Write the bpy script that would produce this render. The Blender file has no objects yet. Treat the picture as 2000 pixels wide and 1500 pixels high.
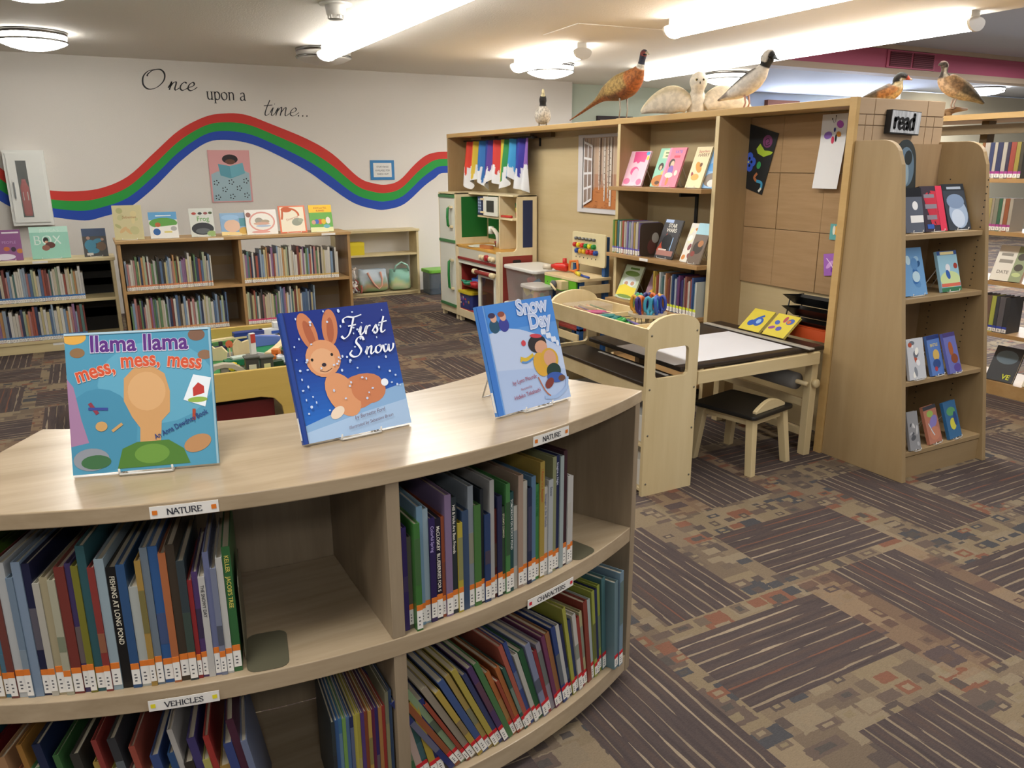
import bpy, bmesh, math, random
from mathutils import Vector, Matrix, Euler
random.seed(7)
D = bpy.data
SC = bpy.context.scene
COL = SC.collection
PI = math.pi
R = math.radians

# ------------------------------------------------------------------ camera
cam = D.cameras.new('camera'); cam.sensor_width = 36; cam.lens = 1526 / 2000 * 36; cam.clip_start = .05; cam.clip_end = 100
co = D.objects.new('camera', cam); COL.objects.link(co)
co.location = (0, 0, 1.5)
p_, r_, y_ = R(15.6), R(-0.21), R(28.1)
fw = Vector((math.sin(y_) * math.cos(p_), math.cos(y_) * math.cos(p_), -math.sin(p_)))
rt = Vector((math.cos(y_), -math.sin(y_), 0)); up = rt.cross(fw)
r2 = math.cos(r_) * rt + math.sin(r_) * up; u2 = -math.sin(r_) * rt + math.cos(r_) * up
co.rotation_euler = Matrix((r2, u2, -fw)).transposed().to_euler()
SC.camera = co

# ------------------------------------------------------------------ world, exposure
w = D.worlds.new('daylight'); SC.world = w; w.use_nodes = True
w.node_tree.nodes['Background'].inputs[0].default_value = (.92, .96, 1, 1)
w.node_tree.nodes['Background'].inputs[1].default_value = .22
SC.view_settings.view_transform = 'Standard'; SC.view_settings.look = 'None'
SC.view_settings.gamma = 1; SC.view_settings.use_curve_mapping = False
SC.view_settings.exposure = 1.18
LAMP = 10.0          # emission strength of the ceiling lamp lenses

def ceiling_lamp_area(x, y, sx, sy, energy):
    l = D.lights.new('ceiling_lamp', 'AREA'); l.shape = 'RECTANGLE'; l.size = sx; l.size_y = sy; l.energy = energy; l.color = (1, .97, .93)
    o = D.objects.new('ceiling_lamp', l); COL.objects.link(o); o.location = (x, y, 2.44)
# the rows of strip and bowl lamps go on over the camera's head
for xx, yy in ((2.1, 2.9), (2.1, 1.65), (2.1, .4), (2.1, -.85), (4.05, 1.9), (4.05, .65)): ceiling_lamp_area(xx, yy, .22, 1.2, 6.5)
for xx, yy in ((-.15, 3.3), (-.15, 1.05), (-.15, -1.2), (-2.3, 3.3), (-2.3, .5)): ceiling_lamp_area(xx, yy, .5, .5, 11)
for xx, yy in ((8.4, 3.0), (8.4, 6.0), (11.5, 6.5), (14.5, 7.0)):      # unseen fill lights added to brighten the taller space and its beam
    l = D.lights.new('high_space_fill', 'AREA'); l.shape = 'DISK'; l.size = .6; l.energy = 75; l.color = (.93, .96, 1)
    o = D.objects.new('high_space_fill', l); COL.objects.link(o); o.location = (xx, yy, 3.2)

# ------------------------------------------------------------------ materials
def lin(h):
    h = h.lstrip('#'); o = []
    for i in (0, 2, 4):
        c = int(h[i:i + 2], 16) / 255
        o.append(c / 12.92 if c <= .04045 else ((c + .055) / 1.055) ** 2.4)
    return (*o, 1)
def mute(h, k=.2, d=.84):
    r, g, b = [int(h[i:i + 2], 16) for i in (1, 3, 5)]; l = .3 * r + .59 * g + .11 * b
    return '#%02x%02x%02x' % tuple(int(max(0, min(255, (q + (l - q) * k) * d))) for q in (r, g, b))
_M = {}
def newmat(name):
    m = D.materials.new(name); m.use_nodes = True
    return m, m.node_tree.nodes, m.node_tree.links, m.node_tree.nodes['Principled BSDF']
def flat(h, rough=.5, metal=0, name=None, **k):
    key = (h, rough, metal, name, tuple(k.items()))
    if key in _M: return _M[key]
    m, N, L, b = newmat(name or 'paint_' + h.strip('#'))
    b.inputs['Base Color'].default_value = lin(h); b.inputs['Roughness'].default_value = rough; b.inputs['Metallic'].default_value = metal
    for a, v in k.items(): b.inputs[a.replace('_', ' ')].default_value = v
    _M[key] = m; return m
def glow(h, s, name):
    m, N, L, b = newmat(name)
    b.inputs['Base Color'].default_value = lin(h); b.inputs['Emission Color'].default_value = lin(h); b.inputs['Emission Strength'].default_value = s
    return m
def wood(name, c1, c2, axis='x', rough=.4, scale=1., bump=.0):
    """stretched noise grain along an axis of the object"""
    if name in _M: return _M[name]
    m, N, L, b = newmat(name)
    tc = N.new('ShaderNodeTexCoord'); mp = N.new('ShaderNodeMapping')
    s = {'x': (1.2, 14, 14), 'y': (14, 1.2, 14), 'z': (14, 14, 1.2)}[axis]
    mp.inputs['Scale'].default_value = [q * scale for q in s]
    L.new(tc.outputs['Object'], mp.inputs[0])
    n1 = N.new('ShaderNodeTexNoise'); n1.inputs['Scale'].default_value = 1.0; n1.inputs['Detail'].default_value = 5; n1.inputs['Roughness'].default_value = .65
    L.new(mp.outputs[0], n1.inputs[0])
    cr = N.new('ShaderNodeValToRGB'); cr.color_ramp.elements[0].position = .32; cr.color_ramp.elements[1].position = .68
    cr.color_ramp.elements[0].color = lin(c1); cr.color_ramp.elements[1].color = lin(c2)
    L.new(n1.outputs[0], cr.inputs[0]); L.new(cr.outputs[0], b.inputs['Base Color'])
    b.inputs['Roughness'].default_value = rough
    _M[name] = m; return m
def vcol(name, rough=.6, speck=0., sc=60, stretch=(1, 1, 1)):
    """colour attribute, with optional fine darker flecks"""
    if name in _M: return _M[name]
    m, N, L, b = newmat(name)
    a = N.new('ShaderNodeVertexColor'); a.layer_name = 'Col'
    b.inputs['Roughness'].default_value = rough
    if speck:
        tc = N.new('ShaderNodeTexCoord'); mp = N.new('ShaderNodeMapping'); mp.inputs['Scale'].default_value = stretch
        n = N.new('ShaderNodeTexNoise'); n.inputs['Scale'].default_value = sc; n.inputs['Detail'].default_value = 3
        L.new(tc.outputs['Object'], mp.inputs[0]); L.new(mp.outputs[0], n.inputs[0])
        cr = N.new('ShaderNodeValToRGB'); cr.color_ramp.elements[0].position = .4; cr.color_ramp.elements[1].position = .58
        cr.color_ramp.elements[0].color = (1 - speck,) * 3 + (1,); cr.color_ramp.elements[1].color = (1, 1, 1, 1)
        mx = N.new('ShaderNodeMixRGB'); mx.blend_type = 'MULTIPLY'; mx.inputs[0].default_value = 1
        L.new(n.outputs[0], cr.inputs[0]); L.new(a.outputs[0], mx.inputs[1]); L.new(cr.outputs[0], mx.inputs[2]); L.new(mx.outputs[0], b.inputs['Base Color'])
        bp = N.new('ShaderNodeBump'); bp.inputs['Strength'].default_value = .35; bp.inputs['Distance'].default_value = .004
        L.new(n.outputs[0], bp.inputs['Height']); L.new(bp.outputs[0], b.inputs['Normal'])
    else: L.new(a.outputs[0], b.inputs['Base Color'])
    _M[name] = m; return m
def clear(name, h, alpha, rough=.15):
    if name in _M: return _M[name]
    m, N, L, b = newmat(name)
    b.inputs['Base Color'].default_value = lin(h); b.inputs['Roughness'].default_value = rough; b.inputs['Alpha'].default_value = alpha
    _M[name] = m; return m

OAK = wood('grey_oak_laminate', '#9f8c70', '#b9a68a', 'x', .24, 1.0)
OAKV = wood('grey_oak_laminate_upright', '#877660', '#a08f76', 'z', .38, 1.0)
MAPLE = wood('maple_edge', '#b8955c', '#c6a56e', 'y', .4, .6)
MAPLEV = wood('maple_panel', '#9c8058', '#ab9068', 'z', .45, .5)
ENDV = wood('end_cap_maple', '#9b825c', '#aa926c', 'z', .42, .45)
BIRCH = wood('birch_plywood', '#bba67a', '#c9b68e', 'y', .5, .35)
SHELFW = wood('oak_shelf', '#a07c4e', '#b28e60', 'y', .42, .8)
BEECH = wood('pale_beech', '#cdb88a', '#dcc99e', 'z', .45, .5)
BEECHX = wood('pale_beech_flat', '#cdb88a', '#dcc99e', 'x', .45, .5)
PINE = wood('toy_birch', '#d9c79c', '#e6d7b2', 'z', .5, .5)
BKOAK = wood('bookcase_oak', '#a98656', '#ba9868', 'x', .45, .7)
BKOAKV = wood('bookcase_oak_upright', '#a07d4e', '#b38f60', 'z', .45, .7)
LSH = wood('cream_bookcase', '#c6b486', '#d4c498', 'x', .45, .6)
WHITE = flat('#e9e6df', .5); BLACK = flat('#17181a', .45); WIRE = flat('#d9d6cf', .35); DARK = flat('#2b2825', .6)
CHROME = flat('#9a9a98', .25, 1)

# ------------------------------------------------------------------ mesh building
class MB:
    def __init__(s): s.v = []; s.f = []; s.m = []; s.c = []; s.sm = []
    def add(s, vs, fs, m=0, smooth=False, cols=None):
        o = len(s.v); s.v += [tuple(p) for p in vs]
        for f in fs: s.f.append([i + o for i in f]); s.m.append(m); s.sm.append(smooth)
        s.c += cols if cols else [(1, 1, 1, 1)] * len(vs)
        return s
    def box(s, x0, x1, y0, y1, z0, z1, m=0, M=None):
        vs = [(x, y, z) for z in (z0, z1) for y in (y0, y1) for x in (x0, x1)]
        if M: vs = [M @ Vector(p) for p in vs]
        return s.add(vs, [(0, 2, 3, 1), (4, 5, 7, 6), (0, 1, 5, 4), (1, 3, 7, 5), (3, 2, 6, 7), (2, 0, 4, 6)], m)
    def prism(s, pts, d0, d1, plane='xz', m=0, M=None):
        """extrude a 2D outline between d0 and d1 along the axis that the plane leaves out"""
        f = {'xz': lambda a, b, d: (a, d, b), 'xy': lambda a, b, d: (a, b, d), 'yz': lambda a, b, d: (d, a, b)}[plane]
        n = len(pts); vs = [f(a, b, d0) for a, b in pts] + [f(a, b, d1) for a, b in pts]
        if M: vs = [M @ Vector(p) for p in vs]
        fs = [list(range(n))[::-1], list(range(n, 2 * n))] + [(i, (i + 1) % n, n + (i + 1) % n, n + i) for i in range(n)]
        return s.add(vs, fs, m)
    def poly(s, pts, y=0., m=0):
        """flat outline in the xz plane facing -y"""
        return s.add([(a, y, b) for a, b in pts], [list(range(len(pts)))], m)
    def tube(s, path, r, n=8, m=0, closed=False):
        P = [Vector(p) for p in path]; k = len(P); rr = r if isinstance(r, (list, tuple)) else [r] * k
        vs = []; prev = None
        for i, p in enumerate(P):
            t = (P[(i + 1) % k] - P[i - 1]) if closed else (P[min(i + 1, k - 1)] - P[max(i - 1, 0)])
            t.normalize()
            if prev is None:
                a = Vector((0, 0, 1)) if abs(t.z) < .9 else Vector((1, 0, 0)); u = t.cross(a).normalized()
            else: u = (prev - t * prev.dot(t)).normalized()
            prev = u; v = t.cross(u)
            for j in range(n):
                a = 2 * PI * j / n; vs.append(p + (u * math.cos(a) + v * math.sin(a)) * rr[i])
        fs = []
        for i in range(k if closed else k - 1):
            for j in range(n):
                a = i * n + j; b = i * n + (j + 1) % n; i2 = (i + 1) % k
                fs.append((a, b, i2 * n + (j + 1) % n, i2 * n + j))
        if not closed: fs += [list(range(n))[::-1], [(k - 1) * n + j for j in range(n)]]
        return s.add(vs, fs, m, True)
    def lathe(s, prof, n=24, c=(0, 0, 0), m=0, sx=1, sy=1, smooth=True):
        vs = []; fs = []; k = len(prof)
        for r, z in prof:
            for j in range(n):
                a = 2 * PI * j / n; vs.append((c[0] + r * sx * math.cos(a), c[1] + r * sy * math.sin(a), c[2] + z))
        for i in range(k - 1):
            for j in range(n): fs.append((i * n + j, i * n + (j + 1) % n, (i + 1) * n + (j + 1) % n, (i + 1) * n + j))
        fs += [list(range(n))[::-1], [(k - 1) * n + j for j in range(n)]]
        return s.add(vs, fs, m, smooth)
    def ball(s, c, r, m=0, n=12, col=None):
        rx, ry, rz = r if isinstance(r, (list, tuple)) else (r, r, r)
        k = n // 2 + 1; vs = []; fs = []
        for i in range(k):
            ph = PI * (i + .02) / (k - 1 + .04)
            for j in range(n):
                a = 2 * PI * j / n; vs.append((c[0] + rx * math.sin(ph) * math.cos(a), c[1] + ry * math.sin(ph) * math.sin(a), c[2] + rz * math.cos(ph)))
        for i in range(k - 1):
            for j in range(n): fs.append((i * n + j, (i + 1) * n + j, (i + 1) * n + (j + 1) % n, i * n + (j + 1) % n))
        return s.add(vs, fs, m, True, [col] * len(vs) if col else None)
    def ribbon(s, pts, wd, y=0., m=0, pen=None, sub=6, closed=False):
        """a flat pen stroke in the xz plane through smoothed points; pen=(thin, thick) widths by direction"""
        P = [Vector(p) for p in pts]
        if sub > 1 and len(P) > 2: P = smooth_path(P, sub)
        vs = []; n = len(P)
        for i, p in enumerate(P):
            t = (P[min(i + 1, n - 1)] - P[max(i - 1, 0)]); t = t.normalized() if t.length > 0 else Vector((1, 0))
            wv = wd
            if pen: wv = pen[0] + (pen[1] - pen[0]) * abs(t.x * math.sin(R(25)) - t.y * math.cos(R(25)))
            nn = Vector((-t.y, t.x)) * wv / 2
            vs += [(p.x + nn.x, y, p.y + nn.y), (p.x - nn.x, y, p.y - nn.y)]
        return s.add(vs, [(2 * i, 2 * i + 2, 2 * i + 3, 2 * i + 1) for i in range(n - 1)], m)
    def text(s, body, x, z, size, y=0., m=0, shear=0, bold=0, rot=0, align='LEFT', sx=1):
        vs, fs = text_geo(body, shear, bold, align)
        ca, sa = math.cos(rot), math.sin(rot)
        pts = [((px * sx * size * ca - pz * size * sa) + x, y, (px * sx * size * sa + pz * size * ca) + z) for px, pz in vs]
        return s.add(pts, fs, m)
    def build(s, name, mats, parent=None, loc=None, rot=None, bevel=0, fix=True, subsurf=0):
        me = D.meshes.new(name); me.from_pydata(s.v, [], s.f)
        for q in (mats if isinstance(mats, (list, tuple)) else [mats]): me.materials.append(q)
        me.polygons.foreach_set('material_index', s.m); me.polygons.foreach_set('use_smooth', s.sm)
        if any(c != (1, 1, 1, 1) for c in s.c):
            ca = me.color_attributes.new('Col', 'FLOAT_COLOR', 'POINT')
            ca.data.foreach_set('color', [q for c in s.c for q in c])
        me.update()
        if fix:
            bm = bmesh.new(); bm.from_mesh(me); bmesh.ops.recalc_face_normals(bm, faces=bm.faces); bm.to_mesh(me); bm.free()
        o = D.objects.new(name, me); COL.objects.link(o)
        if parent: o.parent = parent
        if loc: o.location = loc
        if rot: o.rotation_euler = rot
        if bevel:
            b = o.modifiers.new('bevel', 'BEVEL'); b.width = bevel; b.segments = 2; b.limit_method = 'ANGLE'
        if subsurf:
            b = o.modifiers.new('smooth', 'SUBSURF'); b.levels = subsurf; b.render_levels = subsurf
        return o
def smooth_path(P, sub):
    out = []; n = len(P)
    for i in range(n - 1):
        p0 = P[max(i - 1, 0)]; p1 = P[i]; p2 = P[i + 1]; p3 = P[min(i + 2, n - 1)]
        for k in range(sub):
            t = k / sub
            out.append(.5 * ((2 * p1) + (p2 - p0) * t + (2 * p0 - 5 * p1 + 4 * p2 - p3) * t * t + (3 * p1 - p0 - 3 * p2 + p3) * t ** 3))
    out.append(P[-1]); return out
_T = {}
def text_geo(body, shear=0, bold=0, align='LEFT'):
    key = (body, shear, bold, align)
    if key in _T: return _T[key]
    cu = D.curves.new('lettering', 'FONT'); cu.body = body; cu.size = 1; cu.shear = shear; cu.offset = bold; cu.align_x = align; cu.resolution_u = 3
    o = D.objects.new('lettering', cu); COL.objects.link(o)
    dg = bpy.context.evaluated_depsgraph_get(); me = o.evaluated_get(dg).to_mesh()
    r = ([(q.co.x, q.co.y) for q in me.vertices], [tuple(p.vertices) for p in me.polygons])
    o.evaluated_get(dg).to_mesh_clear(); D.objects.remove(o); D.curves.remove(cu)
    _T[key] = r; return r
def tag(o, label, cat, group=None, kind=None):
    o['label'] = label; o['category'] = cat
    if group: o['group'] = group
    if kind: o['kind'] = kind
    return o
def thing(name, label, cat, loc=(0, 0, 0), rz=0, group=None):
    o = D.objects.new(name, None); COL.objects.link(o); o.location = loc; o.rotation_euler = (0, 0, rz)
    o.empty_display_size = .05; o['kind'] = 'thing'
    return tag(o, label, cat, group)
def struct(o): o['kind'] = 'structure'; return o
def cube(name, mat, parent, x0, x1, y0, y1, z0, z1, bevel=0): return MB().box(x0, x1, y0, y1, z0, z1).build(name, mat, parent, bevel=bevel, fix=False)
def arc(cx, cz, r, a0, a1, n=8): return [(cx + r * math.cos(R(a0 + (a1 - a0) * i / n)), cz + r * math.sin(R(a0 + (a1 - a0) * i / n))) for i in range(n + 1)]
def rrect(x0, x1, z0, z1, r, n=4):
    return arc(x1 - r, z0 + r, r, -90, 0, n) + arc(x1 - r, z1 - r, r, 0, 90, n) + arc(x0 + r, z1 - r, r, 90, 180, n) + arc(x0 + r, z0 + r, r, 180, 270, n)
def ell(cx, cz, rx, rz, n=20, rot=0):
    c, s_ = math.cos(R(rot)), math.sin(R(rot)); o = []
    for i in range(n):
        a = 2 * PI * i / n; x, z = rx * math.cos(a), rz * math.sin(a); o.append((cx + x * c - z * s_, cz + x * s_ + z * c))
    return o
def ordinal(n):
    w = ['', 'first', 'second', 'third', 'fourth', 'fifth', 'sixth', 'seventh', 'eighth', 'ninth', 'tenth', 'eleventh', 'twelfth', 'thirteenth', 'fourteenth', 'fifteenth', 'sixteenth', 'seventeenth', 'eighteenth', 'nineteenth', 'twentieth']
    if n <= 20: return w[n]
    t = {2: 'twenty', 3: 'thirty', 4: 'forty', 5: 'fifty'}[n // 10]
    return t + 'eth' if n % 10 == 0 and n // 10 > 2 and False else (t[:-1] + 'ieth' if n % 10 == 0 else t + '-' + w[n % 10])
# ------------------------------------------------------------------ carpet
def carpet():
    m, N, L, b = newmat('patterned_carpet')
    def val(x):
        return x
    def mth(op, a, b_=None, c=None):
        n = N.new('ShaderNodeMath'); n.operation = op
        for i, q in enumerate((a, b_, c)):
            if q is None: continue
            if isinstance(q, (int, float)): n.inputs[i].default_value = q
            else: L.new(q, n.inputs[i])
        return n.outputs[0]
    def mix(f, a, b_):
        n = N.new('ShaderNodeMixRGB')
        for i, q in enumerate((f, a, b_)):
            if isinstance(q, (int, float)): n.inputs[i].default_value = q
            elif isinstance(q, tuple): n.inputs[i].default_value = q
            else: L.new(q, n.inputs[i])
        return n.outputs[0]
    def comb(x, y, z=0):
        n = N.new('ShaderNodeCombineXYZ')
        for i, q in enumerate((x, y, z)):
            if isinstance(q, (int, float)): n.inputs[i].default_value = q
            else: L.new(q, n.inputs[i])
        return n.outputs[0]
    def white(v):
        n = N.new('ShaderNodeTexWhiteNoise'); n.noise_dimensions = '3D'; L.new(v, n.inputs[0]); return n
    def noise(v, sc, det=2):
        n = N.new('ShaderNodeTexNoise'); n.inputs['Scale'].default_value = sc; n.inputs['Detail'].default_value = det; L.new(v, n.inputs[0]); return n.outputs[0]
    def ramp(f, stops, const=False):
        n = N.new('ShaderNodeValToRGB'); e = n.color_ramp.elements
        if const: n.color_ramp.interpolation = 'CONSTANT'
        while len(e) < len(stops): e.new(.5)
        for q, (p, c) in zip(e, stops): q.position = p; q.color = lin(c)
        L.new(f, n.inputs[0]); return n.outputs[0]
    tc = N.new('ShaderNodeTexCoord'); sp = N.new('ShaderNodeSeparateXYZ'); L.new(tc.outputs['Object'], sp.inputs[0])
    X, Y = sp.outputs[0], sp.outputs[1]
    T = .65
    u = mth('DIVIDE', mth('SUBTRACT', X, 1.5), T); v = mth('DIVIDE', mth('SUBTRACT', Y, 1.15), T)
    i = mth('FLOOR', u); j = mth('FLOOR', v); fu = mth('FRACT', u); fv = mth('FRACT', v)
    par = mth('FLOORED_MODULO', mth('ADD', i, j), 2)          # quarter-turned squares
    inv = mth('SUBTRACT', 1, par)
    al = mth('ADD', mth('MULTIPLY', fu, inv), mth('MULTIPLY', fv, par))
    ac = mth('ADD', mth('MULTIPLY', fv, inv), mth('MULTIPLY', fu, par))
    tile = white(comb(i, j, 3.3)); tr = tile.outputs['Value']
    off = mth('MULTIPLY', mth('GREATER_THAN', tr, .5), .2)      # where the striped band lies in its square
    lo = mth('SUBTRACT', .29, off)
    t = mth('DIVIDE', mth('SUBTRACT', ac, lo), .58)
    band = mth('MULTIPLY', mth('GREATER_THAN', t, 0), mth('LESS_THAN', t, 1))
    # stripes of the band
    gp = comb(mth('MULTIPLY', al, 5), mth('MULTIPLY', t, 40), mth('MULTIPLY', tr, 50))
    wob = noise(gp, .8, 2)
    st = mth('MULTIPLY', t, 8.2)
    sid = mth('FLOOR', st); sf = mth('FRACT', st)
    srnd = white(comb(sid, mth('MULTIPLY', tr, 91), 1.7)).outputs['Value']
    ln = mth('LESS_THAN', mth('ABSOLUTE', mth('SUBTRACT', sf, .5)), mth('MULTIPLY', mth('SUBTRACT', wob, .37), .46))
    dk = ramp(noise(gp, .5, 3), [(.25, '#494140'), (.5, '#544a48'), (.75, '#5c4d46')])
    lc = ramp(srnd, [(0, '#93846f'), (.5, '#a3937c'), (.72, '#7d5645'), (.86, '#867864')], True)
    stripe = mix(mth('MULTIPLY', ln, .85), dk, lc)
    # little blocks between the bands: two sizes of rectangle, some nested
    def blocks(cx, cy, seed):
        by = mth('DIVIDE', Y, cy); row = mth('FLOOR', by)
        bx = mth('ADD', mth('DIVIDE', X, cx), mth('MULTIPLY', white(comb(row, seed, 2.2)).outputs['Value'], .8))
        cell = white(comb(mth('FLOOR', bx), row, seed + 9.1)); rgb = N.new('ShaderNodeSeparateColor'); L.new(cell.outputs['Color'], rgb.inputs[0])
        fx = mth('ABSOLUTE', mth('SUBTRACT', mth('FRACT', bx), .5)); fy = mth('ABSOLUTE', mth('SUBTRACT', mth('FRACT', by), .5))
        hx = mth('ADD', .2, mth('MULTIPLY', rgb.outputs[0], .26)); hy = mth('ADD', .2, mth('MULTIPLY', rgb.outputs[1], .26))
        d = mth('MAXIMUM', mth('DIVIDE', fx, hx), mth('DIVIDE', fy, hy))
        return d, cell.outputs['Value'], rgb.outputs[2]
    wob2 = mth('MULTIPLY', mth('SUBTRACT', noise(comb(X, Y, 0), 70, 1), .5), .3)
    big = white(comb(mth('FLOOR', mth('MULTIPLY', X, 5.3)), mth('FLOOR', mth('MULTIPLY', Y, 4.1)), 5.5)).outputs['Value']
    c = ramp(big, [(0, '#84755f'), (.4, '#7c6d5b'), (.62, '#8b7b65'), (.84, '#726455')], True)
    for cx, cy, sd in ((.15, .1, 1.), (.085, .062, 7.)):
        d, v1, v2 = blocks(cx, cy, sd); d = mth('ADD', d, wob2)
        on = mth('GREATER_THAN', v2, .33)
        bc_ = ramp(v1, [(0, '#5a504b'), (.3, '#6c5f53'), (.48, '#4e4d4f'), (.62, '#7d5848'), (.72, '#887a66'), (.86, '#655850')], True)
        c = mix(mth('MULTIPLY', on, mth('LESS_THAN', d, 1)), c, bc_)
        ic = ramp(mth('FRACT', mth('MULTIPLY', v1, 7.3)), [(0, '#84765f'), (.5, '#56504c'), (.75, '#8a7b66')], True)
        c = mix(mth('MULTIPLY', on, mth('MULTIPLY', mth('GREATER_THAN', v2, .66), mth('LESS_THAN', d, .5))), c, ic)
    # warmer, rustier squares here and there
    c = mix(mth('MULTIPLY', mth('GREATER_THAN', tile.outputs['Color'], .66), .2), c, lin('#80543f'))
    col = mix(band, c, stripe)
    # pile: ribs and mottling
    rib = noise(comb(mth('MULTIPLY', X, 60), mth('MULTIPLY', Y, 420), 0), 1., 1)
    mot = noise(comb(X, Y, 0), 260, 2)
    g = mth('ADD', .5, mth('MULTIPLY', mth('ADD', rib, mot), .36))
    n = N.new('ShaderNodeMixRGB'); n.blend_type = 'MULTIPLY'; n.inputs[0].default_value = 1
    L.new(col, n.inputs[1]); cc = N.new('ShaderNodeCombineColor')
    for k in range(3): L.new(g, cc.inputs[k])
    L.new(cc.outputs[0], n.inputs[2]); L.new(n.outputs[0], b.inputs['Base Color'])
    b.inputs['Roughness'].default_value = .95; b.inputs['Specular IOR Level'].default_value = .1
    bp = N.new('ShaderNodeBump'); bp.inputs['Strength'].default_value = .4; bp.inputs['Distance'].default_value = .003
    L.new(mth('ADD', rib, mot), bp.inputs['Height']); L.new(bp.outputs[0], b.inputs['Normal'])
    return m
struct(MB().box(-6, 28, -5, 13, -.08, 0).build('floor', carpet()))

# ------------------------------------------------------------------ walls and ceiling
def plaster(name, h, sc=180, st=.25):
    m, N, L, b = newmat(name); b.inputs['Base Color'].default_value = lin(h); b.inputs['Roughness'].default_value = .85
    tc = N.new('ShaderNodeTexCoord'); n = N.new('ShaderNodeTexNoise'); n.inputs['Scale'].default_value = sc; n.inputs['Detail'].default_value = 3
    L.new(tc.outputs['Object'], n.inputs[0]); bp = N.new('ShaderNodeBump'); bp.inputs['Strength'].default_value = st; bp.inputs['Distance'].default_value = .004
    L.new(n.outputs[0], bp.inputs['Height']); L.new(bp.outputs[0], b.inputs['Normal']); return m
WALLM = plaster('white_painted_wall', '#dad5cd'); GREENM = plaster('sage_painted_wall', '#b9c4b4'); CEILM = plaster('textured_ceiling', '#e3ded5', 90, .5)
BLUEW = plaster('pale_blue_wall', '#c3ccd6'); HIGHC = plaster('high_ceiling_paint', '#b9bcc0', 90, .3)
struct(MB().box(-6, 5.82, 9.2, 9.45, 0, 2.55).build('wall_back', WALLM))
struct(MB().box(-6.2, -6, -5, 9.45, 0, 2.55).build('wall_left', WALLM))
struct(MB().box(5.82, 8.5, 9.4, 9.6, 0, 2.55).build('wall_back_green', GREENM))
struct(MB().prism([(-6, -5), (5.95, -5), (5.95, 6.0), (6.6, 6.6), (7.25, 7.4), (8.5, 9.6), (-6, 9.6)], 2.55, 2.75, 'xy').build('ceiling', CEILM))
struct(MB().box(5.95, 26, -5, 9.0, 3.34, 3.5).build('ceiling_high', HIGHC))
struct(MB().box(8.5, 26, 9.26, 12.7, 2.92, 3.1).build('ceiling_rear', flat('#d5dcea', .8)))
hatch = MB().box(-.42, .42, -.3, .3, -.006, 0).build('ceiling_hatch', CEILM, loc=(3.95, 5.75, 2.55), rot=(0, 0, R(-4)))
tag(hatch, 'flat beige access panel set in the ceiling between the strip lamps', 'hatch')
PINK = flat('#b0546a', .7); TRIM = flat('#b39c84', .7)
bm_ = MB().box(8.5, 24, 9.0, 9.25, 2.99, 3.27).build('trim_1', PINK); struct(bm_)
struct(MB().box(8.5, 24, 8.97, 9.25, 2.9, 2.988).build('trim_2', TRIM)); struct(MB().box(8.5, 24, 8.97, 9.25, 3.272, 3.34).build('trim_3', TRIM))
v = thing('air_vent', 'double red-brown louvred air vent in the pink beam', 'vent', (12.2, 8.99, 3.13))
MB().box(-.6, .6, -.012, 0, -.135, .135).build('vent_frame', flat('#b8566c', .6), v)
for k in (-1, 1):
    MB().box(k * .285 - .26, k * .285 + .26, -.02, -.012, -.11, .11).build('grille', flat('#5d2029', .7), v)
    for q in range(8): MB().box(k * .285 - .26, k * .285 + .26, -.032, -.02, -.105 + q * .028, -.093 + q * .028).build('slat', flat('#7c3340', .6), v)
# far wall with windows over the tops of the shelves
far = struct(MB().box(6, 26, 12.5, 12.7, 0, 2.92).build('wall_far', BLUEW))
struct(MB().box(14.6, 26, 10.9, 11.0, 0, 2.9).build('wall_right', plaster('cream_wall', '#d8cfb6')))
for k, (xa, xb) in enumerate(((12.55, 13.45), (14.35, 15.9))):
    fr = MB().box(xa, xb, 12.4, 12.5, 1.55, 2.78).build('window_%d' % (k + 1), flat('#8a4f35', .5)); struct(fr)
    MB().box(xa + .06, xb - .06, 12.38, 12.398, 1.6, 2.55).build('pane', glow('#dfeaff', 16, 'bright_daylight_pane'), fr)
    MB().box((xa + xb) / 2 - .02, (xa + xb) / 2 + .02, 12.36, 12.379, 1.6, 2.55).build('mullion', flat('#8a4f35', .5), fr)

# ------------------------------------------------------------------ ceiling lamps
LENS = glow('#fffcf6', LAMP, 'lit_lamp_lens'); CAPM = flat('#c9c6c0', .5)
def strip(x, y0, y1, label, caps=(0, 0)):
    t = thing('strip_light', label, 'ceiling light', (x, (y0 + y1) / 2, 2.55), 0, 'fluorescent strip lights on the ceiling')
    h = (y1 - y0) / 2
    MB().box(-.05, .05, -h + .02, h - .02, -.055, 0).build('housing', flat('#d8d5cd', .5), t)
    pr = [(a, -.075 + c * (.06 if c < 0 else .03) / .088) for a, c in ell(0, 0, .088, .088, 22)]
    MB().prism(pr, -h + (.022 if caps[0] else .003), h - (.022 if caps[1] else .003), 'xz').build('lens', LENS, t)
    ec = [(a * 1.05, -.075 + (c + .075) * 1.1) for a, c in pr]
    for e in [q for q, c in zip((-1, 1), caps) if c]: MB().prism(ec, e * h - .02 * (e > 0), e * h + .02 * (e < 0), 'xz').build('end_cap', CAPM, t)
strip(2.1, 6.23, 7.45, 'strip light nearest the painted words on the white wall', (0, 1))
strip(2.1, 5.0, 6.22, 'second strip light out from the painted words, beside the smoke detector')
strip(2.1, 3.77, 4.99, 'strip light at the top edge, nearest end of the row by the smoke detector')
strip(4.08, 6.28, 7.5, 'short single strip light above the duck with the raised bill', (1, 1))
strip(4.05, 3.8, 5.02, 'strip light between the single strip and the top edge, left end showing', (0, 1))
strip(4.05, 2.57, 3.79, 'strip light running off the top edge above the owl')
strip(5.75, 6.3, 7.55, 'strip light just right of the pheasant head, far end of the long row', (0, 1))
strip(5.75, 5.03, 6.28, 'strip light above the black-and-white duck, middle of the long row')
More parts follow.
